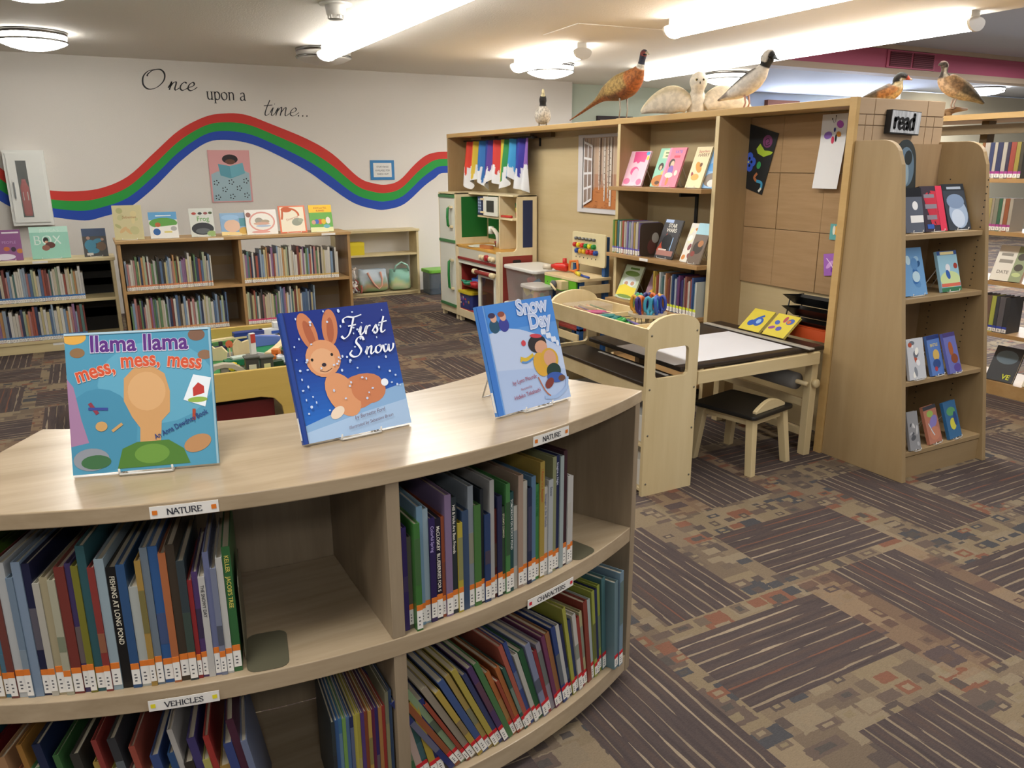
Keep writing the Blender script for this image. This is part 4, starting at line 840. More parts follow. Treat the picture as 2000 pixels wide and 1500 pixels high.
def bookend(a, z, s, label, hex_='#5d5a48'):
    x, y = pol(1.62, a); t = thing('metal_bookend', label, 'bookend', (x, y, z), R(a))
    MB().prism(rrect(-.06, .1, 0, .2, .03), -.001, .001, 'yz').build('upright_plate', flat(hex_, .35), t)
    MB().prism(rrect(0, .085, -.09, .05, .022), 0, .0015, 'xy').build('foot_plate', flat(hex_, .35), t)
bookend(-9.45, .5045, 1, 'dark metal bookend holding the upper left row of the curved bookcase')
bookend(19.35, .5045, 1, 'dark metal bookend holding the upper right row of the curved bookcase')

# ------------------------------------------------------------------ three books displayed on the curved top
def top_book(label, cx, cy, rz, lean, w, h, hexc, art, stand, t=.011):
    o = face_book('picture_book', label, (cx, cy, .909), R(rz), R(lean), w, h, t, hexc, art, None, spine=True)
    easel((cx, cy, .9035), R(rz), R(lean), w * .36, stand, h * .72)
    return o
def a_mess(a):
    a.B('#4f93b0', .0, 1, 0, 1).E('#5fa2bd', .6, .62, .4, .3).E('#478aa8', .2, .3, .25, .3)
    a.P('#a07a9c', (0, .2), (.12, .22), (.08, .38), (.06, .5), (.04, .62), (0, .68)).E('#d8a44a', .06, .97, .085, .05).E('#7a5a48', .9, .95, .06, .045).E('#8a6850', .95, .8, .05, .035).E('#8a6a48', .08, .86, .05, .035)
    # plain stand-in shapes in the colours of the printed figure
    a.P('#c99a66', (.46, .14), (.6, .14), (.62, .34), (.68, .4), (.69, .55), (.66, .68), (.58, .74), (.46, .74), (.38, .66), (.37, .5), (.42, .38), (.47, .3))
    a.E('#d3a674', .53, .56, .13, .14).P('#4f7a34', (.3, .02), (.34, .16), (.44, .2), (.66, .2), (.76, .13), (.8, .02)).E('#6a9440', .54, .11, .12, .07)
    a.E('#8a8f98', .13, .1, .12, .08).E('#3f6a44', .16, .08, .1, .05).E('#b5875c', .86, .16, .1, .06, 20)
    a.P('#e4ecf2', (.86, .66), (.985, .63), (.93, .42), (.78, .48)).P('#b83a34', (.85, .5), (.93, .52), (.93, .57), (.89, .6), (.85, .56)).E('#8fae4a', .88, .475, .07, .02)
    a.S('#8a3a4a', .025, (.14, .5), (.19, .42), sub=1).S('#3a4a92', .02, (.13, .46), (.26, .45), sub=1).S('#a8442c', .022, (.845, .33), (.85, .41), sub=1).E('#c49a62', .21, .33, .04, .035).S('#c49a62', .02, (.28, .29), (.35, .34), sub=1)
    a.T('#d8d0e4', 'llama llama', .5, .855, .165, -1, 0, .05, 'CENTER', .9).T('#5a2f7c', 'llama llama', .5, .857, .165, -1, 0, .026, 'CENTER', .9)
    for c, b, oz in (('#e8c4b4', .05, 0), ('#cf5436', .025, .002)):
        for wd, x, z, rt_ in (('mess,', .2, .68, 14), ('mess,', .5, .74, 1), ('mess', .8, .715, -8)): a.T(c, wd, x, z + oz, .15, rt_, 0, b, 'CENTER', .78)
    a.T('#2a3f7a', 'An Anna Dewdney Book', .76, .29, .055, 24, 0, .014, 'CENTER', .72)
    a.B('#a9c6d4', 0, 1, .985, 1).B('#8fb4c4', .985, 1, 0, 1)
top_book('blue picture book with purple and orange title words, leftmost on the curved top', .045, 1.6575, -14.1, 17, .275, .283, '#4f93b0', a_mess, 'white wire stand under the blue book with purple and orange words')
def a_first(a):
    n = 26
    c0, c1, c2 = (14, 42, 128), (36, 108, 196), (150, 186, 222)
    for k in range(n):
        f = k / (n - 1); c = [int(p + (q - p) * (f / .75)) for p, q in zip(c1, c0)] if f < .75 else list(c0)
        a.B('#%02x%02x%02x' % tuple(c), .03, 1, .12 + f * .86 - .02, min(1, .16 + f * .86))
    a.P('#86acd4', (.03, 0), (1, 0), (1, .33), (.8, .3), (.6, .26), (.35, .2), (.03, .13)).P('#a4c0e0', (.03, 0), (1, 0), (1, .2), (.6, .16), (.03, .08))
    B1, B2, B3 = '#c47a52', '#d49468', '#a85c3c'
    a.E(B1, .22, .84, .075, .15, 12).E(B3, .23, .82, .035, .11, 12).E(B1, .42, .85, .07, .145, -8).E(B3, .42, .83, .032, .1, -8)
    a.E(B1, .56, .32, .25, .13, 14).E(B2, .42, .32, .13, .19, 25).E(B1, .66, .33, .16, .115, -10).E(B2, .31, .62, .155, .145).E('#dba67c', .3, .6, .11, .1)
    a.E('#1c1410', .21, .62, .012, .012).E('#1c1410', .39, .64, .012, .012).E('#2a2230', .305, .57, .02, .015).S('#5a3426', .006, (.26, .53), (.31, .515), (.37, .535)).E('#e6d2bc', .34, .19, .07, .04, 30).E('#e8eef4', .82, .36, .035, .03)
    r = random.Random(2)
    for k in range(70): a.E('#c4d4ee', r.uniform(.06, .97), r.uniform(.2, .98), .006 + .007 * r.random(), .006 + .006 * r.random(), 0, 7)
    w_, h_ = a.w, a.h
    for body, x, z, s in (('First', .52, .76, .128), ('Snow', .55, .6, .118)): script(a.mb, body, (x - .5) * w_, z * h_, s * h_ * 1.2, a.y(), a.i('#eef2fa'), (.0016, .0058), .2, .03)
    a.T('#6a5060', 'by Bernette Ford', .62, .125, .042, 6, .25, 0, 'CENTER', .9).T('#6a5060', 'Illustrated by Sebastien Braun', .62, .065, .036, 6, .25, 0, 'CENTER', .9)
    a.B('#22408c', 0, .03, 0, 1).B('#1a2e68', .03, .037, 0, 1)
top_book('deep blue picture book with a tan rabbit in falling snow', .4915, 1.665, 7.3, 20, .267, .295, '#25458f', a_first, 'white wire stand under the deep blue rabbit book')
def a_snow(a):
    a.B('#4585d2', 0, 1, .55, 1).B('#5b94d8', 0, 1, .55, .75)
    a.P('#b9c9e6', (.09, 0), (1, 0), (1, .5), (.86, .57), (.7, .66), (.5, .73), (.35, .76), (.2, .75), (.09, .74)).P('#a9bee2', (.09, 0), (1, 0), (1, .28), (.5, .36), (.09, .4))
    for x, c in ((.18, '#28506a'), (.3, '#3a3f92')): a.E(c, x, .8, .065, .065).E('#d6a48c', x + .005, .875, .04, .04).E('#3a3050' if x < .25 else '#8a4a3a', x - .012, .9, .045, .025)
    for k in range(7): a.E('#d4def0', .78 + .03 * k, .67 - .022 * k + .02 * (k % 2), .022, .03, 0, 9)
    a.E('#c8434e', .5, .6, .03, .028)
    a.E('#2f2a2c', .68, .57, .125, .085).E('#cf9c80', .72, .53, .085, .065).E('#c8434e', .68, .645, .08, .02, -10).S('#d2b23c', .05, (.6, .47), (.5, .44), (.42, .46)).S('#5a8cc8', .02, (.6, .45), (.5, .42), (.43, .43))
    a.E('#d2a23c', .68, .37, .1, .12, 20).E('#cda23a', .8, .4, .125, .11).E('#cf9c80', .81, .41, .085, .08).E('#263c34', .83, .285, .1, .075).E('#3a5aa8', .84, .22, .12, .05, -10).E('#7a3a34', .74, .18, .07, .04, 30).E('#6a4a3c', .92, .2, .05, .03)
    a.S('#9ab4dc', .035, (.64, .06), (.8, .04), (.95, .1), (1.0, .2)).S('#b06a4c', .014, (.6, .26), (.66, .12), (.72, .06), sub=3)
    for b_, x, z in (('Snow', .7, .865), ('Day', .77, .72)): a.T('#dce4f4', b_, x, z, .2, 0, 0, .05, 'CENTER', .88).T('#b4c2e2', b_, x, z + .002, .2, 0, 0, .012, 'CENTER', .88)
    a.T('#a04a5c', 'by Lynn Plourde', .42, .25, .055, 4, 0, .004, 'CENTER', .85).T('#a04a5c', 'illustrated by', .42, .18, .032, 4, 0, 0, 'CENTER', .85).T('#a04a5c', 'Hideko Takahashi', .42, .115, .055, 4, 0, .004, 'CENTER', .85)
    a.B('#3f78c8', 0, .07, 0, 1).B('#6a9ad8', .07, .085, 0, 1)
top_book('light blue picture book with children on a sled, rightmost on the curved top', .951, 1.6515, 14.1, 17, .257, .273, '#4a86cf', a_snow, 'white wire stand under the light blue sled book')
# ------------------------------------------------------------------ painted wall
mu = thing('rainbow_mural', 'wavy red, green and blue band painted across the white wall', 'mural', (1.7, 9.199, 1.5))
TOPP = [(-1.4, 2.2), (-.95, 1.86), (-.66, 1.5), (-.47, 1.33), (-.26, 1.28), (-.04, 1.27), (.19, 1.3), (.44, 1.41), (.71, 1.64), (.98, 1.87), (1.25, 2.01), (1.46, 2.05), (1.67, 2.04), (1.93, 1.95), (2.31, 1.8), (2.59, 1.64), (2.88, 1.38), (3.05, 1.31), (3.22, 1.29), (3.39, 1.34), (3.59, 1.52), (3.73, 1.62), (3.86, 1.66), (4.03, 1.67), (4.4, 1.66)]
BOTP = [(-1.5, 1.95), (-1.1, 1.55), (-.71, 1.19), (-.5, 1.07), (-.27, 1.02), (-.01, .98), (.15, 1.01), (.4, 1.09), (.67, 1.29), (.95, 1.55), (1.22, 1.74), (1.43, 1.78), (1.7, 1.74), (1.96, 1.63), (2.29, 1.45), (2.51, 1.29), (2.8, 1.09), (3.05, 1.01), (3.21, 1.0), (3.44, 1.06), (3.71, 1.27), (3.85, 1.36), (3.92, 1.41), (4.03, 1.42), (4.4, 1.42)]
ts = smooth_path([Vector(p) for p in TOPP], 5); bs = smooth_path([Vector(p) for p in BOTP], 5)
# even out by parameter and pair the nearest points
prs = [(a, min(bs, key=lambda q: (q - a).length)) for a in ts]
for k, (nm, c) in enumerate((('red_stripe', '#c8352c'), ('green_stripe', '#23983c'), ('blue_stripe', '#1c46aa'))):
    m = MB(); vs = []
    for i_ in range(len(ts)):
        a = ts[i_]; f = i_ / (len(ts) - 1); b = bs[min(len(bs) - 1, round(f * (len(bs) - 1)))]
        for g in (k / 3, (k + 1) / 3): p = a.lerp(b, g); vs.append((p.x - 1.7, -.0008, p.y - 1.5))
    m.add(vs, [(2 * q, 2 * q + 2, 2 * q + 3, 2 * q + 1) for q in range(len(ts) - 1)]); m.build(nm, flat(c, .7), mu, fix=False)
wl = thing('wall_lettering', 'black wall words in script and serif above the rainbow band', 'lettering', (.65, 9.199, 2.1))
INK = flat('#2b2a2c', .6)
def onwall(m): return m
m = MB(); script(m, 'Once', .02, .165, .185, -.001, 0, (.005, .017), .25, .0); m.build('once_word', INK, wl, fix=False)
m = MB(); serif(m, 'upon a', .635, .085, .115, -.001, 0, (.005, .014), .01); m.build('upon_a_words', INK, wl, fix=False)
m = MB(); script(m, 'time...', 1.2, -.06, .195, -.001, 0, (.004, .013), .25, .0); m.build('time_word', INK, wl, fix=False)
ps = thing('quilt_picture', 'pink and blue cloth picture of a child reading under a dotted blanket', 'picture', (1.45, 9.198, 1.128))
MB().box(-.215, .215, -.006, 0, 0, .545).build('backing_cloth', flat('#d79c9c', .8), ps)
def a_q(a):
    a.B('#d9a0a0', .02, .98, .01, .99).P('#9fb9c2', (.04, .02), (.96, .02), (.96, .56), (.82, .62), (.5, .56), (.2, .6), (.04, .54)).E('#2a2022', .52, .83, .19, .09).E('#6a4436', .52, .78, .12, .05)
    a.P('#5f9fb0', (.22, .74), (.5, .7), (.82, .76), (.86, .56), (.5, .46), (.26, .52)).P('#6fb0c0', (.5, .7), (.82, .76), (.86, .56), (.52, .48))
    for x, z in ((.14, .38), (.5, .39), (.86, .41), (.33, .25), (.68, .27), (.15, .1), (.5, .11), (.85, .13)):
        for k in range(5): t_ = k * 1.2566; a.E('#2a2c30', x + .055 * math.cos(t_), z + .043 * math.sin(t_), .016, .013, 0, 8)
a = Art(.43, .545); a.k = 100; a_q(a); a.done(ps, 'applique')
sn = thing('story_bag_sign', 'small white notice in a bright blue border on the wall', 'sign', (3.178, 9.198, 1.345))
MB().box(-.147, .147, -.008, 0, 0, .225).build('blue_border', flat('#2f7ab4', .6), sn)
MB().box(-.112, .112, -.0095, -.008, .032, .193).build('paper', flat('#dddcd8', .6), sn)
m = MB()
for k, ln in enumerate(('STORY BAGS', 'AVAILABLE FOR', 'CHECK OUT')): m.text(ln, 0, .14 - k * .042, .03, -.0102, 0, 0, .004, 0, 'CENTER', .85)
m.build('notice_text', flat('#4a4a50', .6), sn, fix=False)
fc = thing('extinguisher_cabinet', 'white wall cabinet with a narrow window showing a red fire extinguisher', 'cabinet', (-.45, 9.2, .955))
FW_ = flat('#e2e3dd', .45)
MB().box(-.172, .172, -.13, 0, 0, .705).build('box', FW_, fc)
dr = MB().box(-.148, -.075, -.142, -.13, .03, .675).box(.012, .148, -.142, -.13, .03, .675).box(-.075, .012, -.142, -.13, .61, .675).box(-.075, .012, -.142, -.13, .03, .08).build('door', FW_, fc)
MB().box(-.075, .012, -.1315, -.1305, .08, .61).build('dark_inside', flat('#34332f', .6), dr)
MB().lathe([(.03, .0), (.036, .02), (.036, .27), (.02, .32), (.014, .36)], 16, (-.03, -.134, .09), sy=.14).build('extinguisher', flat('#a8201e', .35), dr)
MB().box(-.05, -.008, -.1385, -.1375, .24, .32).build('extinguisher_label', flat('#c9c6bc', .5), dr)
MB().box(-.045, -.01, -.139, -.1375, .44, .5).build('extinguisher_valve', flat('#1d1d1d', .5), dr)
MB().box(-.075, .012, -.1425, -.1415, .08, .61).build('window_pane', clear('cabinet_glass', '#cfd6d2', .12), dr)
MB().box(-.118, -.108, -.16, -.142, .26, .41).build('handle', CHROME, dr)

# ------------------------------------------------------------------ bookcases along the back
PAL = ['#e6e0cc', '#e2dcc8', '#d8c88a', '#9fb2c4', '#5f7faa', '#c8604a', '#6f9a62', '#e0a05a', '#a878a8', '#6a5a4c', '#f0ecdc', '#8fafd0', '#d08a84', '#3f4a70', '#b8c8a0', '#e8d8a0', '#5f8f88', '#9a4a40', '#d8d4cc', '#48484a', '#a8c0d4', '#ece6d6', '#dfd0b0', '#e8e4da']
def back_row(x0, x1, yf_, z, n, h, band, word, group, name, seed, bias=None):
    r = random.Random(seed); ws = [r.uniform(.7, 1.3) for _ in range(n)]; sc = (x1 - x0) / sum(ws); x = x0
    for k in range(n):
        t = ws[k] * sc; c = r.choice(bias or PAL); hh = h * r.uniform(.78, 1.06)
        spine_book(name, '%s picture book, %s from left, %s' % (colour_word(c), ordinal(k + 1), word), group, (x + t / 2, yf_ + r.uniform(0, .012), z), 0, 0, hh, .2, t * .94, c, band, (.004, .03, .045), board=.002); x += t
# main oak bookcase
def case(name, label, x0, x1, y0, y1, top, mats, shelves, kick, over=.012, dividers=(), back=()):
    c = thing(name, label, 'bookcase', (x0, y0, 0)); M1, M2 = mats
    wb('top_board', M1, c, x0 - over, x1 + over, y0 - over, y1, top - .026, top, .002)
    for a in (x0, x1 - .026): wb('side_panel', M2, c, a, a + .026, y0, y1, 0, top - .026)
    for z in shelves: wb('shelf', M1, c, x0 + .026, x1 - .026, y0 + .008, y1 - .01, z - .024, z)
    wb('kick_board', M1, c, x0 + .026, x1 - .026, y0 + .02, y0 + .04, 0, kick)
    for xd in dividers: wb('divider', M2, c, xd - .012, xd + .012, y0 + .01, y1 - .01, kick, top - .026)
    for b in back: wb('back_rail', flat('#8a744f', .6), c, x0 + .026, x1 - .026, y1 - .02, y1 - .005, *b)
    return c
c = case('oak_bookcase', 'medium oak two-shelf bookcase below the rainbow wall', .2, 2.19, 7.365, 7.78, .905, (BKOAK, BKOAKV), (.48, .1), .08, dividers=(1.185,), back=((.62, .7), (.26, .34), (.84, .875)))
wb('back_panel', flat('#8c7c66', .7), c, .226, 1.173, 7.762, 7.768, .1, .86); wb('back_panel', flat('#8c7c66', .7), c, 1.197, 2.164, 7.762, 7.768, .1, .46)
for xx, zz in ((.92, .88), (1.92, .882)): wb('shelf_sign', STICK, c, xx, xx + .13, 7.351, 7.3525, .882, .901)
back_row(.235, .93, 7.385, .48, 44, .285, '#d98a5c', 'upper left of oak bookcase', 'upper left books of the oak bookcase', 'bookcase_book', 11)
back_row(1.2, 2.07, 7.385, .48, 52, .3, '#d8b46a', 'upper right of oak bookcase', 'upper right books of the oak bookcase', 'bookcase_book', 12)
back_row(.24, 1.03, 7.385, .1, 46, .3, '#d9a06a', 'lower left of oak bookcase', 'lower left books of the oak bookcase', 'bookcase_book', 13)
back_row(1.2, 1.83, 7.385, .1, 40, .31, '#e0507c', 'lower right of oak bookcase', 'lower right books of the oak bookcase', 'bookcase_book', 14)
# cream bookcase at the left
c = case('cream_bookcase', 'cream-topped low bookcase at the left edge', -1.9, .165, 7.51, 7.83, .765, (LSH, LSH), (.425, .1), .09, back=((.5, .56), (.62, .68), (.22, .3)))
wb('back_panel', flat('#1c1b19', .8), c, -1.87, .14, 7.81, 7.822, .1, .74)
wb('shelf_sign', STICK, c, -.43, -.32, 7.4965, 7.498, .744, .762); wb('shelf_sign', STICK, c, -.38, -.3, 7.5285, 7.5295, .05, .07)
back_row(-.98, -.085, 7.525, .425, 52, .27, '#3f7ab8', 'upper shelf of cream bookcase', 'upper books of the cream bookcase', 'low_case_book', 15)
back_row(-.98, -.11, 7.525, .1, 46, .28, '#4a80b8', 'lower shelf of cream bookcase', 'lower books of the cream bookcase', 'low_case_book', 16)
# small open shelf by the wall
c = case('low_open_shelf', 'low open shelf unit holding book bags beside the white wall', 2.5, 3.5, 8.93, 9.185, .78, (LSH, LSH), (.5, .05), .05)
y = thing('yellow_box', 'bright yellow cardboard box on the low open shelf', 'box', (2.73, 9.02, .5))
MB().box(-.1, .095, -.08, .08, 0, .135).build('box_body', flat('#d9c21e', .6), y); MB().box(-.102, .097, -.082, .082, .11, .145).build('box_lid', flat('#dfc92a', .6), y)
def bag(label, cx, w, h, hexes, strap, art):
    t = thing('tote_bag', label, 'bag', (cx, 9.02, .051))
    m = MB(); n = 14
    for f in (-1, 1):
        pass
    vs = []; fs = []; rows = 8; ring = 20
    for i_ in range(rows):
        q = i_ / (rows - 1); hw = w / 2 * (1 - .08 * q + .05 * math.sin(q * 3)); hd = .085 * (1 - .45 * q)
        for j in range(ring):
            a_ = 2 * PI * j / ring; ca, sa = math.cos(a_), math.sin(a_)
            vs.append((hw * math.copysign(abs(ca) ** .5, ca) + .006 * math.sin(j * 2.3 + i_), hd * math.copysign(abs(sa) ** .6, sa) + .005 * math.sin(j + i_ * 1.7), h * q + .006 * math.sin(j * 1.9)))
    for i_ in range(rows - 1):
        for j in range(ring): fs.append((i_ * ring + j, i_ * ring + (j + 1) % ring, (i_ + 1) * ring + (j + 1) % ring, (i_ + 1) * ring + j))
    fs.append(list(range(ring))[::-1]); cs = []
    for v_ in vs:
        q = v_[2] / h; k = min(len(hexes) - 1, max(0, int((1 - q) * len(hexes) + .6 * math.sin(v_[0] * 60)))); cs.append(lin(hexes[k]))
    m.add(vs, fs, 0, True, cs); m.build('bag_body', vcol('bag_cloth', .85), t, subsurf=1)
    MB().tube([(x, -.07 - .012 * math.sin(k), z) for k, (x, z) in enumerate(strap)], .012, 8).build('strap', flat(art, .8), t)
bag('white and floral tote bag with a salmon strap on the low open shelf', 2.93, .36, .27, ['#b7c4cc', '#c2cdd2', '#b8c6cc', '#8fa08a', '#a8805c', '#7a8a5a'], [(-.08, .24), (-.05, .17), (.0, .09), (.05, .04), (.09, .07), (.1, .15), (.08, .24)], '#d49a84')
bag('mint green tote bag with a pale yellow pattern on the low open shelf', 3.27, .26, .25, ['#8fc0aa', '#93c2ae', '#8abba6', '#a8b884', '#b8b48c', '#93a87c'], [(-.09, .23), (-.07, .3), (.0, .34), (.08, .3), (.1, .23)], '#9ac2b0')
t = thing('ribbon_bundle', 'bundle of red, white and navy cloth strips spilling from the low open shelf', 'cloth bundle', (2.665, 8.98, .06))
r = random.Random(9)
for k in range(16):
    x, z = r.uniform(-.06, .06), r.uniform(.0, .22); MB().tube([(x + r.uniform(-.04, .04), -.07 + r.uniform(-.03, .02), max(.01, z + dz)) for dz in (-.05, 0, .05, .09)], .012, 6).build('strip', flat(r.choice(['#d8d0c8', '#8a3a34', '#4a3f4a', '#c8b8a8', '#a85848']), .85), t)
b = thing('lidded_bin', 'smoky plastic bin with a bright green lid beside the low open shelf', 'storage bin', (3.72, 8.85, 0))
MB().prism(rrect(-.17, .17, -.13, .13, .03), .005, .26, 'xy').build('bin_body', clear('smoky_plastic', '#56616a', .75), b)
MB().prism(rrect(-.185, .185, -.145, .145, .035), .26, .3, 'xy').build('lid', flat('#6fb03a', .4), b, bevel=.006)
MB().ball((.0, -.1, .09), .045, 0, 14).build('blue_ball_inside', flat('#5aa0cc', .5), b)
# face-out books on top of the bookcases
def tb(label, x, w, h, c, art, y_=7.44, z=.905, lean=14, rz=0, t=.01): return face_book('display_book', label, (x, y_, z + .004), R(rz), R(lean), w, h, t, c, art, 'face-out books above the back shelves', stand='small stand behind the ' + ' '.join(label.split(',')[0].split()[:10]))
tb('tall pale yellow-green picture book, leftmost on top of the oak bookcase', .31, .225, .29, '#c2b98a', both(blotch(['#b5b283', '#cdbf8c', '#a8a674', '#c9a878'], 10, 21), lambda a: a.T('#9a5f3a', 'Sebastian', .55, .62, .1, 0, .1)), rz=-4)
tb('picture book with a crouching child and a green hill under blue sky', .585, .225, .225, '#dcdcd4', lambda a: a.B('#5f9cc8', 0, 1, .7, 1).E('#5f9a4a', .5, .58, .5, .2).P('#e0e0da', (0, 0), (1, 0), (1, .5), (0, .42)).E('#2f5f9a', .24, .25, .13, .13).E('#b5643c', .3, .52, .1, .09).E('#a8a8a4', .85, .36, .11, .09).B('#d8cc7a', .5, .78, .2, .27).B('#dfe6ec', .25, .8, .84, .88))
tb('white and grey book with a large dark frog', .9, .2, .248, '#c9ccc4', lambda a: a.T('#6a9a5a', 'Frog', .55, .55, .24, 0, 0, .01, 'CENTER', .95).E('#33363a', .5, .28, .46, .22).E('#5a5f62', .5, .2, .3, .1).E('#8fa86a', .85, .1, .2, .1).E('#a8443c', .2, .82, .1, .045).E('#3a3a3c', .45, .82, .09, .045).E('#8a4a4a', .68, .82, .09, .045).E('#4a5a3a', .88, .83, .08, .045))
tb('blue and sandy picture book half covered by the oval-patterned one', 1.16, .215, .2, '#7fa2c4', lambda a: a.P('#e2c88a', (0, 0), (1, 0), (1, .12), (0, .18)).E('#d8b49a', .45, .42, .32, .28).E('#8fb4d4', .4, .8, .35, .12).B('#4f8a94', .75, 1, .4, .75).E('#c8a048', .9, .2, .2, .15))
tb('white picture book with a pink oval frame and two sleeping animals', 1.405, .275, .222, '#dedad4', lambda a: a.E('#d0948a', .52, .52, .42, .4).E('#dedad2', .52, .52, .37, .34).E('#9a9488', .42, .56, .13, .12).E('#a89a84', .62, .52, .14, .07).E('#c9a08c', .5, .44, .26, .06).E('#a6b4c8', .55, .34, .24, .05).E('#8a5f54', .1, .8, .08, .1).E('#d0948a', .45, .1, .3, .05), 7.425)
tb('cream picture book with an orange border and orange tentacle shapes', 1.69, .245, .25, '#cf6a44', lambda a: a.B('#ded6c0', .06, .94, .05, .95).E('#b5562c', .3, .86, .2, .1).S('#b5562c', .07, (.4, .9), (.6, .84), (.72, .72), (.74, .62)).S('#b5562c', .07, (.15, .85), (.13, .65), (.1, .5)).E('#8f9484', .66, .4, .2, .14, 10).E('#9aa08c', .8, .46, .1, .07).T('#a85a44', 'Dinnertime', .5, .5, .12, 16, .1, 0, 'CENTER', .85))
tb('green picture book with a yellow title band and a row of rabbits', 1.955, .215, .25, '#5fa042', lambda a: a.B('#e0b838', 0, 1, .72, 1).T('#a8442c', 'SHOW and TELL', .5, .86, .085, 0, 0, .012, 'CENTER', .82).T('#a8442c', 'BUNNIES', .5, .76, .085, 0, 0, .012, 'CENTER', .9).B('#d8d8a8', 0, 1, 0, .17).E('#c8623c', .45, .38, .12, .1).E('#4a6ab0', .3, .38, .1, .09).E('#d8b43a', .6, .38, .1, .1).E('#d8d4c8', .8, .42, .1, .13).E('#6aa8b8', .72, .2, .15, .07).E('#c99a84', .16, .36, .09, .08))
tb('purple picture book with small orange houses, cut by the left edge', -.6, .215, .25, '#82487f', lambda a: a.B('#dcd4dc', .4, .95, .88, .93).T('#a87fae', 'PEOPLE', .6, .55, .12, 0, 0, .01).E('#cfc8d8', .4, .12, .36, .1).E('#b8683c', .5, .38, .1, .07).E('#3a2a3a', .72, .36, .08, .08).E('#b8743c', .92, .3, .1, .08), 7.6, .765)
tb('mint green picture book with large pale letters and a dark-haired child', -.288, .28, .265, '#8cc4b0', lambda a: (a.B('#b4dccc', 0, 1, .82, 1), a.T('#d0e8dc', "JESSICA'S", .52, .84, .13, 0, 0, 0, 'CENTER', 1.05), serif_in(a, 'BOX', .08, .45, .26, '#d4e6dc'), a.E('#2a2420', .4, .58, .07, .09), a.E('#d0a284', .41, .52, .045, .04), a.E('#5a3026', .5, .42, .13, .1), a.E('#8a5a4a', .38, .34, .1, .09)), 7.6, .765)
tb('dark picture book with a figure in blue reaching out', .043, .182, .237, '#38342f', lambda a: a.B('#3a4a66', 0, 1, .72, 1).E('#3f7f9a', .3, .4, .24, .2).E('#3f7f9a', .6, .55, .2, .08, 15).E('#a08070', .24, .66, .08, .06).E('#a88a78', .82, .6, .07, .05).E('#6a5440', .75, .35, .2, .16).E('#3f7f9a', .4, .2, .25, .1).B('#c8c4bc', .12, .38, .04, .13), 7.6, .765)
# ------------------------------------------------------------------ toy kitchen
GRN = flat('#1f6b2c', .45); KWH = flat('#dfe0d4', .45); KRED = flat('#8f2a24', .5); KBLU = flat('#1e2c55', .5); GTR = flat('#3f7a48', .45)
k = thing('toy_kitchen', 'wooden toy kitchen with white fridge doors, green trim, stove and faucet', 'toy kitchen', (3.2, 7.57, 0), RZ)
def kb(n, m, x0, x1, y0, y1, z0, z1, par=None, bevel=.002): return cube(n, m, par or k, x0, x1, y0, y1, z0, z1, bevel)
for x in (.03, .38, .46, 1.28):
    for y in (.03, .35): kb('foot', PINE, x - .02, x + .02, y - .02, y + .02, 0, .05)
# fridge
kb('side_panel', PINE, 0, .02, 0, .38, .05, 1.235); kb('side_panel', PINE, .395, .42, 0, .38, .05, 1.25)
kb('fridge_back', PINE, .02, .395, .36, .38, .05, 1.235); kb('fridge_top', PINE, 0, .42, 0, .38, 1.235, 1.25); kb('fridge_base', PINE, .02, .395, .0, .36, .05, .11)
for z0, z1, hz0, hz1 in ((.79, 1.2, .935, 1.095), (.145, .76, .32, .575)):
    d = kb('fridge_door', KWH, .022, .393, -.004, .014, z0, z1)
    MB().tube([(.315, -.01, hz0 - .02), (.315, -.04, hz0), (.315, -.045, (hz0 + hz1) / 2), (.315, -.04, hz1), (.315, -.01, hz1 + .02)], .013, 10).build('handle', flat('#1f7a38', .4), d)
    for hz in (hz0 - .025, hz1 + .005): kb('handle_mount', PINE, .3, .36, -.03, -.004, hz, hz + .022, d)
for z in (1.2, .762, .118): kb('green_trim', GTR, .02, .395, -.014, .01, z, z + .028)
# stove block
kb('base_rail', PINE, .42, 1.33, 0, .36, .05, .125); kb('left_stile', PINE, .42, .465, 0, .03, .125, .75); kb('right_stile', PINE, 1.285, 1.33, -.004, .03, .05, .757)
kb('counter', wood('toy_counter', '#c8933c', '#d6a44c', 'x', .4, .6), .42, 1.3, 0, .38, .735, .757)
kb('control_panel', flat('#c9c6b4', .5), .465, 1.285, .002, .02, .645, .735); kb('red_trim', KRED, .465, 1.285, -.012, .01, .622, .645); kb('white_rail', KWH, .465, 1.285, .0, .02, .582, .622)
for x, m, r_ in ((.99, PINE, .022), (1.04, PINE, .022), (1.115, flat('#a8242c', .4), .03), (1.19, PINE, .022), (1.245, PINE, .022)):
    MB().lathe([(r_ * .8, 0), (r_, .006), (r_, .03), (r_ * .7, .034)], 16).build('knob', m, k, loc=(x, .002, .685), rot=(R(90), 0, 0))
kb('oven_back', KRED, .465, 1.285, .34, .36, .125, .735); kb('oven_side', KRED, .465, .475, .03, .34, .125, .582); kb('oven_floor', flat('#a8302a', .5), .465, 1.285, .01, .34, .125, .135); kb('oven_shelf', flat('#8f2a24', .5), .475, 1.285, .04, .34, .355, .375)
od = thing
dv = kb('oven_door', KWH, .925, .975, -.012, .01, .12, .555); 
for x0, x1, z0, z1 in ((1.25, 1.285, .12, .555), (.975, 1.25, .5, .555), (.975, 1.25, .12, .16)): kb('door_rail', KWH, x0, x1, -.012, .01, z0, z1, dv)
kb('door_window', clear('oven_window', '#6a4a3a', .35), .975, 1.25, -.004, .002, .16, .5, dv)
MB().tube([(.93, -.035, .545), (1.25, -.035, .545)], .019, 12).build('door_handle', KRED, dv)
for x in (.905, 1.27): MB().tube([(x - .022, -.035, .545), (x + .022, -.035, .545)], .026, 12).build('handle_end', PINE, dv)
